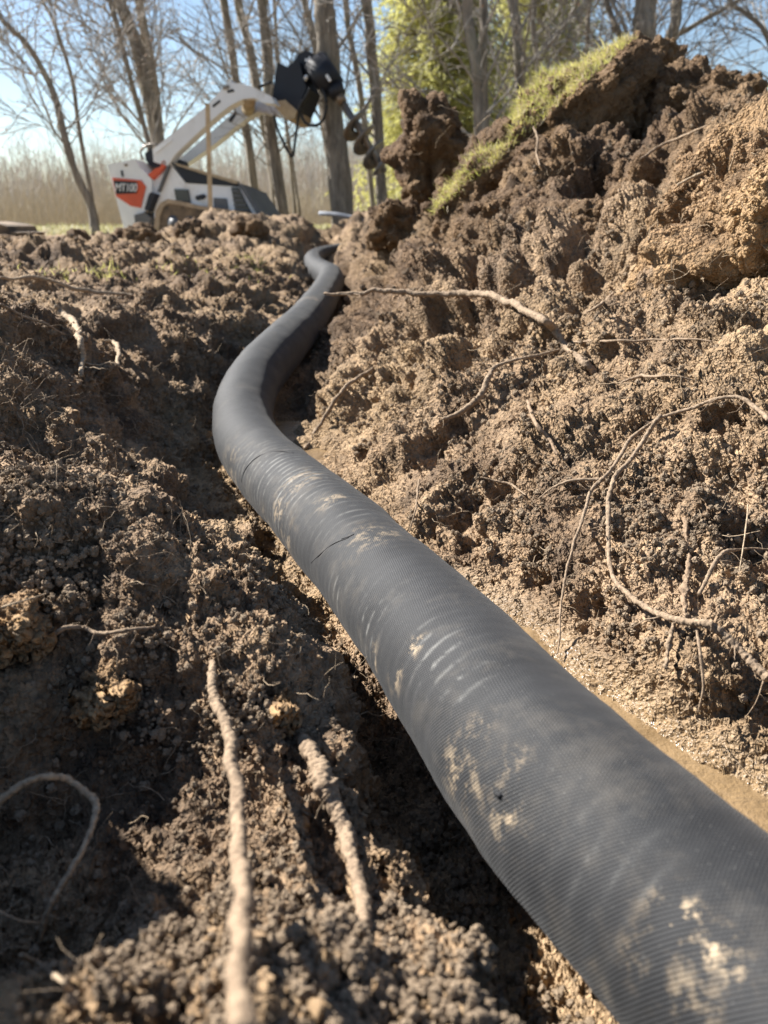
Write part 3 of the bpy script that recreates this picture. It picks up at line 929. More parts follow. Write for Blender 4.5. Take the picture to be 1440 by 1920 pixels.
root('knotted pale root slanting down to the left below the crooked root', [(828, 790, 8), (870, 772, 12), (900, 745, 13), (915, 710, 12), (930, 690, 8), (970, 678, 6), (1010, 668, 6), (1050, 655, 5)], lift=.015, side=5, crust=.28)
root('long bowed root hanging down the right bank and curving to the frame edge', [(1240, 780, 9), (1210, 825, 9), (1180, 870, 9), (1150, 905, 10), (1140, 960, 10), (1140, 1030, 10), (1150, 1085, 10), (1180, 1120, 11), (1220, 1150, 12), (1270, 1168, 14), (1320, 1172, 16), (1360, 1195, 18), (1400, 1240, 18), (1440, 1278, 17)], lift=.03, side=14, K=200, crust=.28)
root('forked root running down left of the bowed root to the wet foot', [(1240, 785, 7), (1215, 800, 7), (1180, 830, 8), (1150, 880, 8), (1110, 920, 9), (1090, 980, 7), (1070, 1040, 6), (1052, 1130, 5), (1045, 1230, 4)], lift=.025, side=12, K=160, crust=.28)
root('short fuzzy rootlet branching left towards the middle of the bank', [(1135, 903, 7), (1080, 903, 7), (1040, 915, 5), (1010, 938, 3)], lift=.02, side=8)
root('arched root at the right frame edge above the fork', [(1440, 792, 9), (1415, 765, 9), (1380, 748, 8), (1340, 752, 8), (1300, 768, 7), (1260, 778, 7), (1236, 786, 7)], lift=.03, side=6)
root('upright soil coated root above the bowed root', [(1294, 920, 5), (1284, 985, 10), (1291, 1050, 9), (1282, 1110, 11), (1284, 1165, 9)], lift=0, crust=.8, side=4, material=M_rootdark)
root('slender root climbing right from the soil coated root to the frame edge', [(1308, 1118, 9), (1338, 1062, 9), (1362, 1036, 8), (1400, 1032, 4), (1440, 1033, 4)], lift=.02, side=5)
root('drooping root ending below the bowed root', [(1262, 1172, 9), (1252, 1210, 10), (1246, 1260, 9)], lift=.02, side=3, crust=.5)
root('hanging rootlet left of centre below the fork', [(1305, 1180, 6), (1312, 1230, 7), (1318, 1290, 5), (1308, 1340, 4)], lift=.02, side=5)
root('bent stick leaning on the bank right of the pipe bend', [(572, 845, 7), (600, 800, 8), (640, 738, 9), (670, 712, 7), (702, 692, 6)], lift=.01, side=2)
root('short stub of root sticking up on the bank above the crooked root', [(1098, 588, 5), (1127, 573, 7), (1150, 553, 6)], lift=.02)
root('dark curled root in the hollow in the middle of the right bank', [(988, 753, 7), (1003, 794, 9), (1029, 825, 8), (1044, 856, 5)], lift=.015, material=M_rootdark)
root('fine pale rootlet lying level near the right edge', [(1165, 720, 4), (1200, 708, 7), (1215, 709, 6), (1260, 707, 4), (1301, 717, 3)], lift=.015, side=3)
root('hair thin straight root fibre at the right frame edge', [(1402, 948, 3), (1396, 1005, 3), (1386, 1078, 2)], lift=.06, crust=.05, material=M_rootpale)
root('thin root crossing the heap below the top right clod', [(1200, 300, 4), (1230, 280, 5), (1270, 262, 5), (1325, 237, 3)], lift=.02, side=2)
root('broken stick on the heap in front of the near clod', [(1270, 350, 5), (1300, 335, 6), (1318, 328, 5)], lift=.02, material=M_rootpale)
root('pale twig standing on the near clod', [(1368, 322, 5), (1373, 305, 4), (1377, 290, 3)], lift=.03, material=M_rootpale)
root('root fibre hanging down the face under the turf', [(1000, 240, 3), (1008, 262, 4), (1006, 290, 4), (1012, 312, 3)], lift=.03)
root('pale rootlet trailing on the bank left of the forked root', [(900, 897, 3), (930, 905, 5), (960, 912, 5), (985, 930, 3)], lift=.015)
root('small curved rootlet low on the right bank above the pipe', [(785, 900, 4), (780, 950, 4), (768, 1000, 3)], lift=.012, side=2)
LG = 'roots sticking out of the left bank'
root('long sagging root along the crest of the left bank', [(0, 521, 6), (31, 526, 5), (57, 521, 7), (103, 531, 7), (154, 546, 8), (206, 552, 7), (252, 556, 4)], lift=.02, side=4, group=LG, material=M_rootpale)
root('stout pale root bending down the face of the left bank', [(103, 575, 9), (118, 590, 11), (139, 606, 13), (149, 636, 12), (154, 677, 11), (154, 708, 8)], lift=.03, side=5, group=LG, material=M_rootpale, crust=.3)
root('short pale stub pointing down beside the stout root', [(195, 640, 6), (214, 644, 9), (221, 658, 9), (221, 690, 7)], lift=.04, group=LG, material=M_rootpale, crust=.28)
root('thin rootlet slanting down behind the stout root', [(0, 572, 5), (51, 598, 5), (90, 612, 5), (123, 630, 3)], lift=.02, side=4, group=LG)
root('very close crusted root rising straight towards the camera', [(395, 1250, 14, .0), (403, 1290, 18, .03), (415, 1340, 22, .07), (430, 1400, 25, .11), (442, 1470, 28, .15), (446, 1560, 31, .19), (450, 1650, 34, .23), (453, 1740, 38, .26), (453, 1830, 42, .29), (455, 1960, 48, .31)], K=220, crust=.2, group=LG, material=M_root, sides=20)
root('fat soil covered root half buried along the near left bank', [(568, 1380, 20, .01), (588, 1420, 36, .02), (608, 1465, 42, .025), (626, 1515, 38, .025), (640, 1565, 34, .02), (655, 1620, 32, .015), (672, 1680, 30, .01), (695, 1750, 30, .01)], K=150, crust=.2, group=LG, material=M_root, sides=26)
root('looped root arching over the near left soil', [(-30, 1535, 13, .16), (0, 1510, 14, .16), (30, 1485, 13, .17), (65, 1467, 12, .18), (100, 1462, 12, .18), (125, 1465, 13, .18), (150, 1482, 13, .18), (177, 1505, 14, .17), (175, 1535, 12, .16), (155, 1595, 10, .14), (120, 1655, 10, .12), (90, 1710, 9, .1), (77, 1770, 8, .06)], K=180, group=LG, crust=.3, material=M_rootpale)
root('short rootlet below the loop at the left frame edge', [(-15, 1708, 6, .1), (35, 1728, 6, .08), (75, 1735, 5, .05)], group=LG, material=M_rootpale)
root('slanting root at the bottom left corner', [(-20, 1764, 9, .1), (40, 1792, 9, .09), (80, 1815, 9, .07), (110, 1840, 9, .05), (138, 1862, 8, .02)], group=LG, material=M_rootpale)
root('curved grey root lying on the bench of the left bank', [(70, 1224, 8), (95, 1200, 10), (120, 1182, 10), (155, 1180, 9), (185, 1192, 9), (240, 1185, 8), (290, 1178, 5)], lift=.02, side=4, group=LG)
root('fine forked twig at the left frame edge above the bench', [(3, 1143, 4), (40, 1132, 4), (88, 1117, 3)], lift=.05, group=LG, material=M_rootpale)

# hair fine rootlets and straw: nobody could count them
def rootlets():
    mb = MB()
    Ps, Rs = [], []
    for i in range(1100):
        if i < 430: px, py = random.uniform(560, 1440), random.uniform(430, 1400)
        elif i < 640: px, py = random.uniform(0, 420), random.uniform(520, 1000)
        elif i < 720: px, py = random.gauss(35, 28), random.gauss(735, 30)
        elif i < 900: px, py = random.uniform(0, 640), random.uniform(1000, 1900)
        else: px, py = random.uniform(700, 1440), random.uniform(120, 500)
        h = hit(px, py)
        if h is None or h[3] > 8 or np.linalg.norm(path[:, :3] - np.array(h[0]), axis=1).min() < .0: continue
        yy = h[0][1]
        if yy < 5 and math.hypot((h[0][0] - float(pipe_x(yy))) * .8, h[0][2] - float(pipe_z(yy))) < .07: continue
        p = np.array(h[0]); n = np.array(h[1]); n = n if n.dot(p) < 0 else -n
        d = h[3]
        ln = random.uniform(.012, .045) * (0.6 + .5 * d) * (1.5 if random.random() < .1 else 1)
        v = np.array([random.gauss(0, 1) for _ in range(3)]) + n * .5 + np.array([0, 0, -.5]); v /= np.linalg.norm(v)
        q = [p + n * .001]
        for s_ in range(5):
            v = v + np.array([random.gauss(0, .35) for _ in range(3)]) + n * (.35 if s_ < 1 else -.12); v /= np.linalg.norm(v)
            q.append(q[-1] + v * ln / 5)
        Ps.append(q); r_ = random.uniform(.00022, .0005) * (.55 + .6 * d)
        Rs.append(np.linspace(r_, r_ * .4, 6))
    tubes(mb, np.array(Ps), np.array(Rs), 4, cap=False)
    o = mb.build('rootlets', M_rootpale, smooth=True)
    tag(o, 'hair fine rootlets sticking out of the dug soil', 'rootlets', kind='stuff')
rootlets()

# ------------------------------------------------------------------ grass
def blades(mb, P, L, W, dirs, bend=.5):
    """curved two-segment blades at P (n,3)"""
    n = len(P)
    side = rng.normal(size=(n, 3)); side[:, 2] *= .2
    side -= dirs * (side * dirs).sum(1, keepdims=True); side /= np.linalg.norm(side, axis=1, keepdims=True)
    b = rng.normal(size=(n, 3)) * bend; b[:, 2] -= bend * .6
    L = L[:, None]; W = W[:, None]
    p1 = P + dirs * L * .5 + b * L * .12
    p2 = P + dirs * L * .9 + b * L * .5
    V = np.stack([P - side * W, P + side * W, p1 + side * W * .8, p1 - side * W * .8, p2], 1)
    base = mb.n
    mb.v.append(V.reshape(-1, 3)); mb.n += n * 5
    o = base + np.arange(n) * 5
    mb.f.append(('arr', np.stack([o, o + 1, o + 2, o + 3], 1)))
    mb.f.append(('arr', np.stack([o + 3, o + 2, o + 4], 1)))

def sod_grass():
    tri = SP[SF]; nn = np.cross(tri[:, 1] - tri[:, 0], tri[:, 2] - tri[:, 0]); ar = np.linalg.norm(nn, axis=1); nn /= ar[:, None] + 1e-12
    c = tri.mean(1)
    ctr = np.array(sod.location)
    ul = np.array([-math.sin(math.radians(40)), 0, math.cos(math.radians(40))])     # the slab's own up
    ok = (nn @ ul > .12) & ((c - ctr) @ ul > .080)
    idx = np.nonzero(ok)[0]
    pick = rng.choice(idx, 15000, p=ar[idx] / ar[idx].sum())
    P = c[pick] + rng.normal(size=(15000, 3)) * .003 - ctr
    d = nn[pick] * .7 + np.array([-.1, 0, .3]) + rng.normal(size=(15000, 3)) * .5; d /= np.linalg.norm(d, axis=1, keepdims=True)
    mb = MB(); blades(mb, P[:9500], .014 + .034 * rng.random(9500) ** 1.5, np.full(9500, .0010), d[:9500])
    g = mb.build('grass', M_grass, sod); g['kind'] = 'stuff'
    mb = MB(); blades(mb, P[9500:], .010 + .034 * rng.random(5500) ** 1.5, np.full(5500, .0010), d[9500:])
    g = mb.build('dead_grass', M_straw, sod); g['kind'] = 'stuff'
# tilt the slab of turf: foot at its left, top at its right
def tilt_sod():
    global SP
    ang = math.radians(-40)
    me = sod.data; V = np.zeros(len(me.vertices) * 3, np.float32); me.vertices.foreach_get('co', V); V = V.reshape(-1, 3)
    c, s = math.cos(ang), math.sin(ang)
    X = V[:, 0] * c + V[:, 2] * s; Z = -V[:, 0] * s + V[:, 2] * c
    V[:, 0] = X; V[:, 2] = Z
    me.vertices.foreach_set('co', V.ravel()); me.update()
    SP = V.astype(float) + np.array(sod.location)
    BVS[TURF] = BVHTree.FromPolygons(SP.tolist(), SF.tolist())
tilt_sod()
sod_grass()

def tuft_patch(px, py, spread, n, label, name='grass_tuft'):
    h = hit(px, py)
    if h is None: return
    c = np.array(h[0])
    P = []
    for _ in range(n):
        x = c[0] + random.gauss(0, spread); y = c[1] + random.gauss(0, spread * 1.3)
        P.append((x - c[0], y - c[1], ground_at(x, y) - c[2]))
    P = np.array(P)
    d = np.array([0, 0, 1.0]) + rng.normal(size=(n, 3)) * .55; d[:, 2] = np.abs(d[:, 2]) + .2; d /= np.linalg.norm(d, axis=1, keepdims=True)
    mb = MB(); blades(mb, P, (.012 + .03 * rng.random(n)), np.full(n, .0012), d)
    o = mb.build(name, M_grass); o.location = c
    tag(o, label, 'grass', kind='stuff')
tuft_patch(182, 514, .04, 160, 'green grass tuft left on the churned yard beside a wet rut')
tuft_patch(112, 516, .05, 90, 'sparse grass tuft nearest the left edge of the churned yard')
tuft_patch(470, 492, .06, 120, 'grass tuft on the churned yard left of the far pipe')
tuft_patch(355, 488, .10, 90, 'thin flattened grass patch in front of the loader spoil')

# far lawn and field grass as one mass
def far_grass():
    mb = MB(); n = 16000
    r = 9.5 + 45 * rng.random(n) ** 1.5; a = rng.uniform(-.75, .75, n)
    x = r * np.sin(a); y = r * np.cos(a); z = ground_z(x, y)[0]
    P = np.stack([x, y, z], 1)
    d = np.array([0, 0, 1.0]) + rng.normal(size=(n, 3)) * .3; d /= np.linalg.norm(d, axis=1, keepdims=True)
    blades(mb, P, (.04 + .08 * rng.random(n)) * (1 + r * .02), .004 + r * .0006, d)
    o = mb.build('lawn_grass', leafmat('field_grass', (.26, .25, .10), (.52, .47, .26), .3)); tag(o, 'rough lawn grass growing beyond the dug ground', 'grass', kind='stuff')
far_grass()

# ------------------------------------------------------------------ brush, reeds and the wooded hill
print('brush')
def reeds():
    mb = MB(); n = 9000
    y = rng.uniform(30, 60, n); x = (rng.uniform(-.62, .62, n)) * y
    h = rng.uniform(.7, 2.0, n) * (1 + .25 * np.sin(x * .4))
    z = ground_z(x, y)[0]
    p0 = np.stack([x, y, z], 1); lean = rng.normal(size=(n, 3)) * .06; lean[:, 2] = 1
    K = 3
    P = np.stack([p0 + lean * h[:, None] * t_ + np.stack([rng.normal(size=n) * .04 * t_, 0 * x, 0 * x], 1) for t_ in (0, .5, 1)], 1)
    R = np.stack([.012 + 0 * h, .010 + 0 * h, .003 + 0 * h], 1) * (y / 34)[:, None]
    tubes(mb, P, R, 3, cap=False)
    # twigs
    m = 9000; k = rng.integers(0, n, m); t_ = rng.uniform(.3, 1, m)
    b0 = p0[k] + lean[k] * (h[k] * t_)[:, None]
    dv = rng.normal(size=(m, 3)) * .5; dv[:, 2] = np.abs(dv[:, 2]) + .6
    P = np.stack([b0, b0 + dv * .3, b0 + dv * .55], 1)
    tubes(mb, P, np.full((m, 3), .006) * (y[k] / 34)[:, None], 3, cap=False)
    o = mb.build('dry_reeds', M_reed); tag(o, 'pale dry reeds and brush standing beyond the lawn', 'reeds', kind='stuff')
reeds()
M_wood = simple('far_twigs', (.46, .40, .34), .9, var=.3, sc=.3)  # pale colour stands in for haze over the distant hill
def hill_woods():
    mb = MB(); n = 5200
    y = rng.uniform(56, 165, n); x = rng.uniform(-.62, .75, n) * y
    z = ground_z(x, y)[0]
    h = rng.uniform(2.5, 7.0, n)
    p0 = np.stack([x, y, z], 1); lean = rng.normal(size=(n, 3)) * .05; lean[:, 2] = 1
    P = np.stack([p0, p0 + lean * h[:, None] * .5, p0 + lean * h[:, None]], 1)
    R = np.stack([.05 + 0 * h, .035 + 0 * h, .012 + 0 * h], 1) * (y / 90)[:, None]
    tubes(mb, P, R, 3, cap=False)
    m = 34000; k = rng.integers(0, n, m); t_ = rng.uniform(.15, 1, m)
    b0 = p0[k] + lean[k] * (h[k] * t_)[:, None]
    dv = rng.normal(size=(m, 3)) * .8; dv[:, 2] = np.abs(dv[:, 2]) + .5; dv *= (h[k] * .22)[:, None]
    P = np.stack([b0, b0 + dv * .55 + rng.normal(size=(m, 3)) * .06, b0 + dv], 1)
    tubes(mb, P, np.stack([.022 + 0 * t_, .018 + 0 * t_, .006 + 0 * t_], 1) * (y[k] / 90)[:, None], 3, cap=False)
    o = mb.build('far_woods', M_wood); tag(o, 'bare grey woods covering the distant low hill', 'woods', kind='stuff')
hill_woods()

# ------------------------------------------------------------------ trees
print('trees')
def branch_pts(p, d, L, droop, K=5, wob=.25):
    q = [p]
    for i in range(K - 1):
        d = d + np.array([random.gauss(0, wob), random.gauss(0, wob), random.gauss(0, wob) * .6 + droop]); d = d / np.linalg.norm(d)
        q.append(q[-1] + d * L / (K - 1))
    return np.array(q), d
def tree(label, pts, w0, w1, d, nb=14, twig=1.0, material=None, buds=False, spread=1.0, low=.12, side=0):
    """pts: the trunk as seen (px) at distance d; built there and continued upwards"""
    W = [at(px, py, d) for px, py in pts]
    g0 = float(ground_z(np.array([W[0][0]]), np.array([d]))[0][0]) - .08
    if W[0][2] > g0 + .02:
        b0 = W[0] + (W[0] - W[1]) * ((W[0][2] - g0) / max(.05, W[1][2] - W[0][2])) * .5
        b0[2] = g0; b0[1] = d
        W = [b0] + W
    else:
        W[0][2] = g0
    dirn = (W[-1] - W[-2]); dirn /= np.linalg.norm(dirn)
    H = W[-1][2]; r0 = w0 / FPX * d * .53; r1 = w1 / FPX * d * .53
    for i, p in enumerate(W): W[i] = np.array([p[0], p[1] + .04 * math.sin(i * 1.7), p[2]])
    n_in = len(W)
    for i in range(4):
        dirn = dirn * .9 + np.array([random.gauss(0, .06), random.gauss(0, .06), .25]); dirn /= np.linalg.norm(dirn)
        W.append(W[-1] + dirn * 1.25)
    W = np.array(W)
    rad = np.interp(np.arange(len(W)), [0, n_in - 1, len(W) - 1], [r0, r1, r1 * .25])
    rad[0] *= 1.25
    c = resample(np.column_stack([W, rad]), 46)
    base = c[0, :3].copy()
    root_e = empty('bare_tree', base)
    tag(root_e, label, 'tree', 'bare trees behind the trench')
    mb = MB(); tubes(mb, c[:, :3] - base, np.maximum(c[:, 3], .008) * (1 + .05 * rng.normal(size=46)), 14)
    mb.build('trunk', material or M_bark, root_e, True)
    Ps, Rs = [[], [], []], [[], [], []]
    nb = int(nb * 1.7)
    def add(l, q, r_a, r_b):
        Ps[l].append(q); Rs[l].append(np.linspace(r_a, r_b, len(q)))
    tot = c[-1, 2] - c[0, 2]
    for i in range(nb):
        t_ = (low + (1 - low) * ((i + random.random()) / nb) ** 1.6)
        zt = base[2] + tot * (t_ ** 1.0)
        k = int(np.argmin(np.abs(c[:, 2] - zt))); k = min(max(k, 2), 44)
        an = random.uniform(0, 2 * math.pi)
        dv = np.array([math.cos(an), math.sin(an) * .8, random.uniform(.5, 1.6)]); dv /= np.linalg.norm(dv)
        rb = max(.006, min(c[k, 3], .05) * random.uniform(.15, .36)); L = random.uniform(1.0, 2.4) * spread
        q, _ = branch_pts(c[k, :3] - base, dv, L, .03, 7, .17)
        add(0, q, rb, rb * .25)
        for j in range(int(7 * twig)):
            f = random.uniform(.2, 1); qi = min(int(f * 6), 5)
            p = q[qi] + (q[qi + 1] - q[qi]) * random.random()
            dt = (q[qi + 1] - q[qi]); dt /= np.linalg.norm(dt)
            dt = dt + np.array([random.gauss(0, .6), random.gauss(0, .6), random.gauss(.1, .45)]); dt /= np.linalg.norm(dt)
            q2, _ = branch_pts(p, dt, random.uniform(.35, .9) * spread, -.01, 6, .2)
            add(1, q2, max(.0055, rb * .3), .0035)
            for k3 in range(int(5 * twig)):
                qj = random.randrange(1, 5)
                dt2 = (q2[qj + 1] - q2[qj]); dt2 /= np.linalg.norm(dt2)
                dt2 = dt2 + np.array([random.gauss(0, .55), random.gauss(0, .55), random.gauss(0, .45)]); dt2 /= np.linalg.norm(dt2)
                q3, _ = branch_pts(q2[qj], dt2, random.uniform(.15, .45) * spread, -.02, 4, .22)
                add(2, q3, .0036, .0022)
    mb = MB()
    for l, n in ((0, 6), (1, 4), (2, 3)):
        if Ps[l]: tubes(mb, np.array(Ps[l]), np.array(Rs[l]), n, cap=False)
    if buds and Ps[2]:
        pass
    mb.build('crown', M_twig, root_e, True)
    if buds:
        ends = np.array([q[-1] for q in Ps[2]]); ends = ends[rng.random(len(ends)) < .35]
        m2 = MB(); dd = rng.normal(size=ends.shape); dd /= np.linalg.norm(dd, axis=1, keepdims=True)
        blades(m2, ends, np.full(len(ends), .035), np.full(len(ends), .010), dd)
        o = m2.build('leaf_buds', M_leaf, root_e); o['kind'] = 'stuff'
    return root_e
def z1(*a): return [(x * .5139, y * .5139) for x, y in a]
def z4(*a): return [(700 + x * .5139, y * .5139) for x, y in a]
tree('slender tree leaning left at the far left with reddish buds', z1((350, 880), (330, 760), (280, 640), (240, 500), (205, 380), (170, 290), (100, 160), (0, 60)), 15, 7, 9.5, 16, 1.2, buds=True, spread=.9, low=.12)
tree('thin upright stem growing beside the leaning tree at the far left', z1((345, 860), (335, 720), (310, 570), (280, 430), (262, 300), (230, 170), (190, 60), (150, 0)), 8, 5, 9.8, 12, 1.1, buds=True, spread=.8, low=.15)
tree('forked brown tree right behind the control tower of the loader', z1((610, 860), (590, 640), (565, 440), (540, 350), (500, 180), (460, 60), (435, -20)), 24, 19, 10.6, 16, 1.1, buds=True)
tree('smooth darker trunk close against the forked brown tree', z1((620, 860), (595, 640), (572, 380), (545, 230), (525, 120), (508, -10)), 20, 13, 11.0, 14, 1.0)
tree('thin pale stem leaning left in front of the brown trunks', z1((580, 860), (550, 560), (490, 330), (440, 150), (395, -10)), 9, 8, 10.2, 12, 1.1)
tree('narrow dark tree behind the loader hood', z1((955, 860), (930, 700), (905, 500), (870, 380), (850, 220), (830, 80), (815, -10)), 14, 12, 11.5, 12, .9)
tree('leaning pale trunk behind the bend of the lift arms', z1((1010, 800), (985, 560), (940, 330), (915, 200), (880, 60), (868, -10)), 14, 13, 12.0, 10, .9)
tree('dark straight trunk under the black auger head', z1((1035, 830), (1030, 760), (1000, 560), (980, 420), (975, 200), (955, -10)), 21, 16, 10.5, 12, .9)
tree('pole thin sapling rising behind the black auger head', z1((1080, 830), (1050, 500), (1020, 250), (1005, 100), (998, -10)), 6, 5, 12.5, 8, .8)
tree('thickest pale trunk right of the auger head with mossy bark', z1((1252, 830), (1250, 790), (1235, 600), (1210, 450), (1200, 250), (1190, 100), (1180, -10)), 43, 31, 9.8, 14, .8)
tree('slim limb-like tree leaning left into the thickest trunk', z1((1235, 830), (1205, 560), (1165, 240), (1130, 80), (1108, -10)), 12, 10, 11.0, 9, .8)
tree('thin wavy tree between the thickest trunk and the auger shaft', z1((1365, 800), (1330, 450), (1300, 250), (1270, 100), (1258, -10)), 10, 8, 12.0, 9, .9)
tree('straight grey trunk behind the auger screw', z1((1400, 830), (1395, 760), (1380, 500), (1370, 320), (1355, 200), (1350, 100), (1335, -10)), 19, 16, 10.2, 10, .8)
tree('small pale sapling beneath the hanging hose', z1((1095, 790), (1080, 680), (1065, 560), (1040, 430)), 5, 3, 11.0, 8, .8, low=.2)
tree('twin grey trunk left of the turf in front of the conifer', z4((400, 620), (385, 440), (375, 250), (350, 100), (345, -10)), 19, 17, 8.2, 12, 1.0, buds=True)
tree('pale twin stem touching the grey trunk left of the turf', z4((412, 600), (402, 300), (400, 150), (402, -10)), 14, 13, 8.6, 10, 1.0)
tree('knobbly trunk above the middle of the turf', z4((545, 500), (530, 230), (520, 100), (510, -10)), 17, 15, 9.0, 12, 1.0)
tree('thin bent tree above the top of the turf', z4((610, 480), (600, 230), (580, 100), (590, -10)), 10, 8, 9.6, 12, 1.0)
tree('pole thin tree just left of the heap summit', z4((775, 480), (780, 160), (785, -10)), 8, 7, 10.0, 10, 1.0)
tree('stout smooth trunk rising behind the heap summit', z4((975, 500), (985, 220), (985, 120), (1000, -10)), 38, 33, 8.6, 12, .8)
tree('curved dark stem left of the stout trunk', z4((950, 480), (910, 180), (880, 100), (850, -10)), 10, 8, 9.0, 8, .9)
tree('leaning trunk right of the stout trunk with low limbs', z4((1040, 480), (1070, 180), (1100, 80), (1112, -10)), 18, 15, 9.4, 14, 1.1)
tree('slanting limb-like tree running up to the right behind the heap', z4((1020, 480), (1060, 190), (1160, 100), (1300, 20), (1420, -60)), 9, 6, 9.8, 14, 1.2, low=.25)
tree('thin tree near the right frame edge over the top right clod', z4((1500, 480), (1440, 150), (1350, 50), (1290, -20)), 8, 6, 9.6, 16, 1.3, low=.2)
tree('bushy thin tree beyond the right frame edge', z4((1560, 480), (1500, 100), (1470, -20)), 8, 6, 9.0, 18, 1.3, low=.2)

def conifer(label, px, d, H, R, n, seed, lowz=.2):
    random.seed(seed)
    b = at(px, 430, d); b[2] = -.12
    e = empty('conifer_tree', b); tag(e, label, 'conifer', 'yellow green conifers behind the heap')
    mb = MB(); tubes(mb, np.array([(0, 0, 0), (.05, 0, H * .5), (0, 0, H)]), np.array([.12, .08, .01]), 10); mb.build('trunk', M_bark, e, True)
    mb = MB()
    limbs = []; lr = []
    cen = []; dr = []
    for i in range(n):
        z = lowz + (H - lowz) * (random.random() ** .9)
        rr = R * (1 - z / H) ** .75 * random.uniform(.75, 1.1) * (1 + .2 * math.sin(z * 4 + i))
        a = random.uniform(0, 2 * math.pi)
        tip = np.array([math.cos(a) * rr, math.sin(a) * rr, z - rr * random.uniform(.1, .35)])
        st = np.array([0, 0, z]); mid = (st + tip) / 2 + np.array([0, 0, rr * .08])
        limbs.append([st, mid, tip]); lr.append([.02, .012, .004])
        m_ = int(16 + 24 * rr)
        for _ in range(m_):
            f = random.uniform(.3, 1.05)
            p = st * (1 - f) + tip * f + np.array([random.gauss(0, .10), random.gauss(0, .10), random.gauss(-.06, .08)])
            cen.append(p); v = (tip - st) / (np.linalg.norm(tip - st) + 1e-6) * .7 + np.array([random.gauss(0, .5), random.gauss(0, .5), random.gauss(-.3, .4)])
            dr.append(v / np.linalg.norm(v))
    cen = np.repeat(np.array(cen), 3, 0); dr = np.repeat(np.array(dr), 3, 0) + rng.normal(size=(len(cen), 3)) * .45; dr /= np.linalg.norm(dr, axis=1, keepdims=True)
    m2 = MB(); blades(m2, cen, rng.uniform(.07, .17, len(cen)), np.full(len(cen), .011), dr, .3)
    tubes(mb, np.array(limbs), np.array(lr), 4, cap=False); mb.build('limbs', M_twig, e, True)
    o = m2.build('crown', M_conifer, e)
conifer('broad yellow green conifer left of the turf behind the grey trunks', 820, 15, 6.5, 1.7, 720, 3)
conifer('yellow green conifer showing between trunks above the turf', 985, 18, 8.0, 1.9, 520, 4)
conifer('low green conifer at the right frame edge behind the heap', 1462, 15, 3.0, 1.3, 300, 5)

# ------------------------------------------------------------------ the track loader with its auger
print('loader')
LD = 10.2
M_white = simple('white_paint', (.78, .78, .78), .4, sc=6, var=.05, dirt=.05, dirtcol=(.40, .33, .25))
M_orange = simple('orange_decal', (.62, .085, .025), .45, sc=6, var=.12, dirt=.08)
M_black = simple('black_paint', (.007, .009, .016), .6, sc=9, var=.3, dirt=.03, dirtcol=(.05, .045, .04))
M_rubber = simple('muddy_rubber', (.05, .038, .028), .85, sc=14, var=.4, dirt=.2)
M_tread = simple('mud_caked_tread', (.42, .31, .20), .9, sc=10, var=.25)
M_steel = simple('worn_steel', (.20, .19, .18), .45, .6, sc=10, dirt=.2, dirtcol=(.25, .18, .12))
M_greyp = simple('grey_plastic', (.10, .10, .105), .5, sc=8)
M_hose = simple('black_hose', (.008, .008, .009), .45)
M_tan = simple('soil_caked_steel', (.42, .32, .20), .8, sc=10)
M_whitelet = simple('white_lettering', (.75, .75, .75), .5, sc=3, var=.03)
M_glass = simple('tinted_panel', (.03, .032, .035), .25, sc=3)
UV = np.array([.915, -.40, 0.0]); UV /= np.linalg.norm(UV)
WV = np.array([.40, .90, -.15]); WV /= np.linalg.norm(WV)
ORG = at(200, 440, LD)
def L(x, y, w=0.0):
    """a point of the loader: x,y on the enlarged side view, w metres across the machine"""
    px, py = x * .5139, y * .5139
    # solve for the point of the near side plane (ORG + u*UV + v*Z) seen there
    r = ray(px, py)
    A = np.array([[UV[0], 0, -r[0]], [UV[1], 0, -r[1]], [UV[2], 1, -r[2]]])
    u, v, _ = np.linalg.solve(A, -ORG)
    return ORG + u * UV + v * np.array([0, 0, 1.0]) + w * WV
def zz(*a): return [((180 + x * .2361) / .5139, (220 + y * .2361) / .5139) for x, y in a]
base_l = ORG + UV * .8 + WV * .45; base_l[2] = -.08
loader = empty('track_loader', base_l)
tag(loader, 'white stand-on track loader with raised lift arms working behind the spoil', 'track loader')
def lp(name, mat_, polys, w0, w1, parent=None, smooth=False):
    mb = MB()
    for p in polys: prism(mb, p, L, w0, w1)
    o = mb.build(name, mat_, loader if parent is None else parent, smooth, offset=base_l)
    if parent is not None: pass
    return o
W0 = .50
tower = lp('control_tower', M_white, [zz((90, 375), (310, 330), (350, 400), (440, 490), (440, 640), (400, 740), (330, 780), (330, 900), (225, 900))], 0, W0)
lp('tower_decal', M_orange, [zz((135, 480), (360, 500), (400, 550), (360, 720), (280, 705), (165, 630))], -.012, -.002)
lp('model_plate', M_black, [zz((148, 505), (330, 515), (330, 605), (170, 612))], -.022, -.013)
tc = bpy.data.curves.new('model_lettering', 'FONT'); tc.body = 'MT100'; tc.size = .125; tc.extrude = .003; tc.materials.append(M_whitelet)
tc.space_character = .92; tc.shear = .25
tf = bpy.data.objects.new('tmp_font', tc); COL.objects.link(tf); bpy.context.view_layer.update()
tm = bpy.data.meshes.new_from_object(tf); bpy.data.objects.remove(tf); tm.name = 'model_lettering'
if not tm.materials: tm.materials.append(M_whitelet)
tx = bpy.data.objects.new('model_lettering', tm); COL.objects.link(tx); tx.parent = loader
pz = L(*zz((160, 588))[0], -.026)
from mathutils import Matrix
rx = (L(*zz((320, 592))[0], -.026) - pz); rx /= np.linalg.norm(rx)
up_ = np.array([0, 0, 1.0]); nrm = np.cross(rx, up_); nrm /= np.linalg.norm(nrm); up_ = np.cross(nrm, rx)
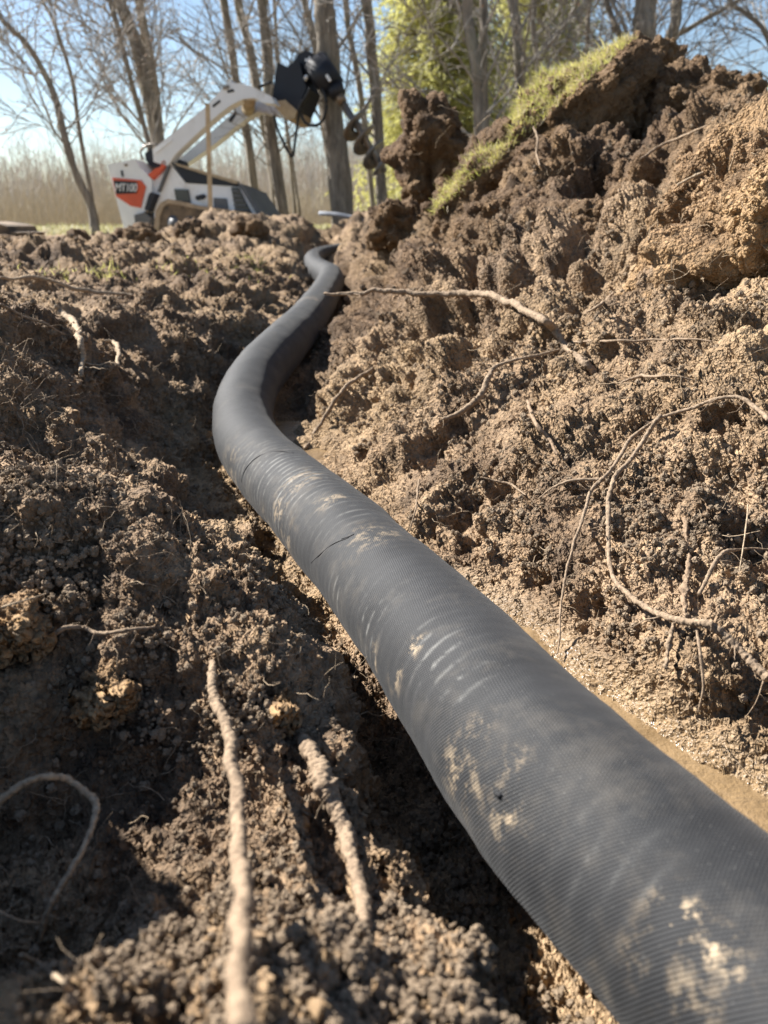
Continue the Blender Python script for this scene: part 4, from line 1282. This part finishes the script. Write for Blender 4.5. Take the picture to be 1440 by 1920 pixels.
Mx = Matrix(((rx[0], up_[0], nrm[0]), (rx[1], up_[1], nrm[1]), (rx[2], up_[2], nrm[2]))).to_4x4(); Mx.translation = Vector(pz - base_l)
tx.matrix_basis = Mx
lp('tower_bolt', M_steel, [zz((232, 372), (250, 370), (252, 388), (234, 390))], -.02, .0)
lp('tower_slot', M_black, [zz((200, 425), (212, 422), (222, 470), (210, 472))], -.015, -.001)
lp('body_panel', M_white, [zz((580, 375), (690, 515), (1060, 540), (1115, 545), (1290, 775), (1290, 900), (430, 900), (440, 745), (440, 500))], .05, W0 - .05)
lp('engine_cover', M_black, [zz((560, 345), (700, 385), (880, 455), (1110, 522), (1060, 538), (700, 513), (610, 380))], .03, W0 - .03)
lp('hood_rail', M_tan, [zz((620, 358), (900, 440), (1120, 505), (1115, 530), (900, 465), (640, 382))], .0, .06)
lp('hood_rail', M_tan, [zz((620, 358), (900, 440), (1120, 505), (1115, 530), (900, 465), (640, 382))], W0 - .06, W0)
lp('front_guard', M_greyp, [zz((1120, 520), (1160, 530), (1320, 770), (1290, 790))], .0, W0)
lp('tower_link', M_orange, [zz((412, 455), (470, 405), (510, 395), (520, 350), (545, 340), (562, 372), (445, 492))], .0, .05)
lp('side_post', M_greyp, [zz((560, 390), (580, 385), (500, 590), (485, 590))], .0, .04)
lp('side_cylinder', M_black, [zz((440, 620), (460, 600), (490, 612), (440, 745), (405, 740))], -.05, .04)
lp('footplate', M_greyp, [zz((320, 780), (400, 760), (450, 800), (430, 920), (340, 920))], -.04, W0)
lp('side_window', M_glass, [zz((605, 565), (715, 570), (735, 675), (625, 665))], .03, .048)
lp('grab_handle', M_black, [zz((782, 622), (840, 606), (855, 620), (845, 640), (795, 655), (780, 645))], .02, .048)
lp('side_hatch', M_greyp, [zz((920, 635), (1020, 640), (1035, 740), (925, 725))], .03, .048)
lp('louver_frame', M_glass, [zz((1060, 550), (1115, 552), (1225, 765), (1095, 745))], .03, .048)
for k in range(5):
    y_ = 575 + k * 38
    lp('louver_slat', M_greyp, [zz((1068 + k * 6, y_), (1124 + k * 20, y_ + 4), (1130 + k * 20, y_ + 16), (1070 + k * 6, y_ + 12))], .012, .03)
# track: a mud-caked band round dark rollers
for w_ in (-.16, W0 - .08):
    lp('track_frame', M_rubber, [zz((560, 905), (590, 740), (640, 700), (900, 745), (1250, 800), (1300, 905))], w_ + .01, w_ + .23)
    lp('track_band', M_tread, [zz((528, 905), (545, 760), (580, 700), (640, 668), (700, 678), (900, 722), (1290, 778), (1340, 830), (1330, 905), (1300, 905), (1300, 840), (1260, 806), (900, 752), (650, 702), (605, 730), (580, 790), (568, 905))], w_, w_ + .24)
    mb = MB()
    for k in range(5):
        c = L(*zz((680 + 130 * k, 850 + 8 * k))[0], w_ - .01)
        tubes(mb, np.array([c, c + WV * .24]) - base_l, np.array([.075, .075]), 16)
    mb.build('track_roller', M_greyp, loader, True)
# lift arms
arm_near = [(556, 545), (640, 478), (750, 390), (800, 335), (828, 300), (838, 290), (850, 304), (880, 304), (930, 320), (990, 352), (1005, 380), (960, 375), (925, 357), (885, 362), (840, 385), (800, 415), (750, 458), (690, 515), (640, 562), (610, 605), (560, 590)]
arm_far = [(640, 592), (700, 540), (770, 482), (830, 430), (862, 395), (880, 362), (930, 358), (975, 372), (1015, 400), (1015, 424), (940, 408), (900, 432), (850, 470), (790, 520), (720, 570), (672, 602)]
lp('lift_arm', M_white, [arm_near], .0, .10)
far0 = .80
def shift(poly, w):   # the far arm, drawn where it is seen, moved onto its own plane
    out = []
    for (x, y) in poly:
        r = ray(x * .5139, y * .5139)
        O = ORG + w * WV
        A = np.array([[UV[0], 0, -r[0]], [UV[1], 0, -r[1]], [UV[2], 1, -r[2]]])
        u, v, _ = np.linalg.solve(A, -O)
        out.append(O + u * UV + v * np.array([0, 0, 1.0]))
    return out
def prism_pts(P0, dv, mb=None):
    n = len(P0); mb = mb or MB()
    V = list(P0) + [p + dv for p in P0]
    F = [list(range(n))[::-1], [n + i for i in range(n)]] + [[i, (i + 1) % n, n + (i + 1) % n, n + i] for i in range(n)]
    mb.add(V, F); return mb
prism_pts(shift(arm_far, far0), WV * .1).build('lift_arm', M_white, loader, offset=base_l)
lp('arm_slot', M_black, [[(775, 385), (802, 364), (806, 372), (779, 393)]], -.006, -.001)
lp('arm_slot', M_black, [[(828, 330), (852, 325), (856, 335), (832, 340)]], -.006, -.001)
prism_pts(shift([(832, 440), (858, 405), (866, 412), (842, 448)], far0 - .006), WV * .004).build('arm_slot', M_black, loader, offset=base_l)
lp('arm_stripe', M_whitelet, [[(566, 556), (628, 508), (630, 514), (570, 562)]], -.01, -.002)
lp('arm_pin', M_steel, [[(815, 318), (836, 312), (838, 322), (818, 328)]], -.03, .0)
# cross tube joining the arms
mb = MB(); a0 = L(900, 350, .05); b0 = shift([(905, 400)], far0)[0]
tubes(mb, np.array([a0, b0]) - base_l, np.array([.075, .075]), 14); mb.build('cross_tube', M_tan, loader, True)
# operator controls
V, F = ICO[3]
mb = MB(); cc = L(535, 565, .35)
prism(mb, [(497, 548), (520, 530), (556, 545), (566, 575), (548, 605), (520, 598), (500, 575)], L, .15, .65)
mb.build('control_console', M_black, loader, offset=base_l)
mb = MB(); tubes(mb, resample(np.array([L(500, 575, .1), L(492, 545, .1), L(515, 522, .1), L(548, 520, .1), L(556, 548, .1)]), 20) - base_l, np.full(20, .015), 8); mb.build('control_bar', M_steel, loader, True)
# attachment plate and auger head
mb = prism_pts(shift([(1012, 228), (1030, 234), (1048, 244), (1062, 232), (1076, 222), (1092, 226), (1110, 300), (1118, 318), (1086, 402), (1080, 408), (992, 372), (1000, 300)], .28), WV * .32); mb.build('mount_plate', M_black, loader, offset=base_l)
mb = prism_pts(shift([(988, 374), (1040, 364), (1084, 404), (1072, 434), (1044, 436)], .27), WV * .34); mb.build('mount_lip', M_tan, loader, offset=base_l)
mb = prism_pts(shift([(1070, 226), (1088, 196), (1108, 188), (1114, 180), (1122, 187), (1136, 190), (1150, 216), (1182, 248), (1162, 262), (1130, 292), (1096, 262)], .34), WV * .16); mb.build('auger_yoke', M_black, loader, offset=base_l)
mb = MB()
def seg(a, b, wa, r0, r1, m_=mb, n=18):
    tubes(m_, np.array([shift([a], wa)[0], shift([b], wa)[0]]) - base_l, np.array([r0, r1]), n)
seg((1150, 232), (1216, 318), .42, .155, .135); seg((1216, 318), (1238, 352), .42, .115, .08); mb.build('auger_motor', M_black, loader, True)
prism_pts(shift([(1186, 276), (1194, 270), (1208, 292), (1200, 298)], .26), WV * .012).build('motor_badge', M_whitelet, loader, offset=base_l)
prism_pts(shift([(1114, 212), (1122, 216), (1128, 204), (1134, 214), (1144, 212), (1138, 222), (1144, 232), (1132, 230), (1124, 238), (1122, 226), (1112, 222)], .325), WV * .012).build('yoke_emblem', M_whitelet, loader, offset=base_l)
for a_, b_ in (((1114, 282), (1120, 286)), ((1146, 266), (1152, 268))):
    mb = MB(); seg(a_, b_, .31, .03, .03, mb); mb.build('motor_bolt', M_whitelet, loader, True)
mb = MB(); seg((1236, 350), (1404, 625), .42, .038, .034, mb, 14); mb.build('auger_shaft', M_steel, loader, True)
mb = MB(); seg((1232, 345), (1252, 376), .42, .06, .055, mb, 10); mb.build('shaft_coupler', M_steel, loader, True)
# auger flight: a helicoid round the shaft
A0 = shift([(1282, 440)], .42)[0] - base_l; A1 = shift([(1400, 618)], .42)[0] - base_l
ax = (A1 - A0); Lx = np.linalg.norm(ax); ax /= Lx
e1 = np.cross(ax, [0, 1, 0]); e1 /= np.linalg.norm(e1); e2 = np.cross(ax, e1)
turns = 3.4; n = 120
V = []
for i in range(n):
    t_ = i / (n - 1); an = t_ * turns * 2 * math.pi
    dvec = math.cos(an) * e1 + math.sin(an) * e2; c = A0 + ax * Lx * t_
    for r_, o_ in ((.03, 0), (.165, 0), (.165, .02), (.03, .02)):
        V.append(c + dvec * r_ + ax * o_)
V = np.array(V); Q = []
for i in range(n - 1):
    for j in range(4):
        Q.append([i * 4 + j, i * 4 + (j + 1) % 4, i * 4 + 4 + (j + 1) % 4, i * 4 + 4 + j])
mb = MB(); mb.quads(V, Q); mb.build('auger_flight', M_steel, loader, True)
# hoses
def hose(pts, w_, r_=.016):
    mb = MB(); c = resample(np.array(shift(pts, w_)), 40); tubes(mb, c - base_l, np.full(40, r_), 8); mb.build('hose', M_hose, loader, True)
hose([(1128, 320), (1108, 370), (1100, 415), (1112, 445), (1135, 458), (1165, 452), (1186, 420), (1192, 380), (1184, 345), (1175, 325)], .3)
hose([(1090, 405), (1098, 380), (1118, 350), (1132, 322)], .25)
hose([(1092, 408), (1084, 460), (1076, 520), (1066, 572), (1040, 530), (1012, 470), (1000, 420)], .3)
hose([(990, 300), (965, 308), (945, 318)], .3)

# wooden stake in front of the loader
b = at(394, 416, 7.6); tpt = at(389, 195, 7.6)
mb = MB()
gz = -.12
V = []
for z_, c in ((gz, b), (tpt[2], tpt)):
    for dx, dy in ((-.019, -.010), (.019, -.010), (.019, .010), (-.019, .010)):
        V.append((c[0] + dx - b[0], dy, z_ - gz))
mb.add(V, [[3, 2, 1, 0], [4, 5, 6, 7], [0, 1, 5, 4], [1, 2, 6, 5], [2, 3, 7, 6], [3, 0, 4, 7]])
o = mb.build('wooden_stake', simple('weathered_wood', (.50, .37, .22), .8, sc=12)); o.location = (b[0], b[1], gz)
tag(o, 'tall weathered wooden stake standing in front of the loader', 'stake')

# grey hose piece on the spoil, and the dark bucket corner at the far left
mb = MB(); c = resample(np.array([at(600, 400, 6.6), at(630, 402, 6.4), at(660, 408, 6.3), (at(690, 418, 6.2))]), 20); tubes(mb, c - c[0], np.full(20, .017), 12)
o = mb.build('grey_conduit', simple('grey_conduit_plastic', (.17, .18, .20), .85, sc=5), smooth=True); o.location = c[0]
tag(o, 'pale grey conduit lying across the spoil right of the loader', 'conduit')
b = at(-8, 452, 7.5)
mb = MB()
poly = [(-40, 415), (0, 420), (12, 424), (18, 434), (34, 436), (30, 442), (8, 450), (-40, 462)]
P0 = [at(x, y, 7.5) for x, y in poly]; mbb = prism_pts(P0, np.array([.05, .5, 0]))
o = mbb.build('dark_bucket', M_rubber, offset=b); o.location = b
tag(o, 'dark scoop lip poking in at the left frame edge on the yard', 'bucket')
print('done', sum(len(m.polygons) for m in bpy.data.meshes))
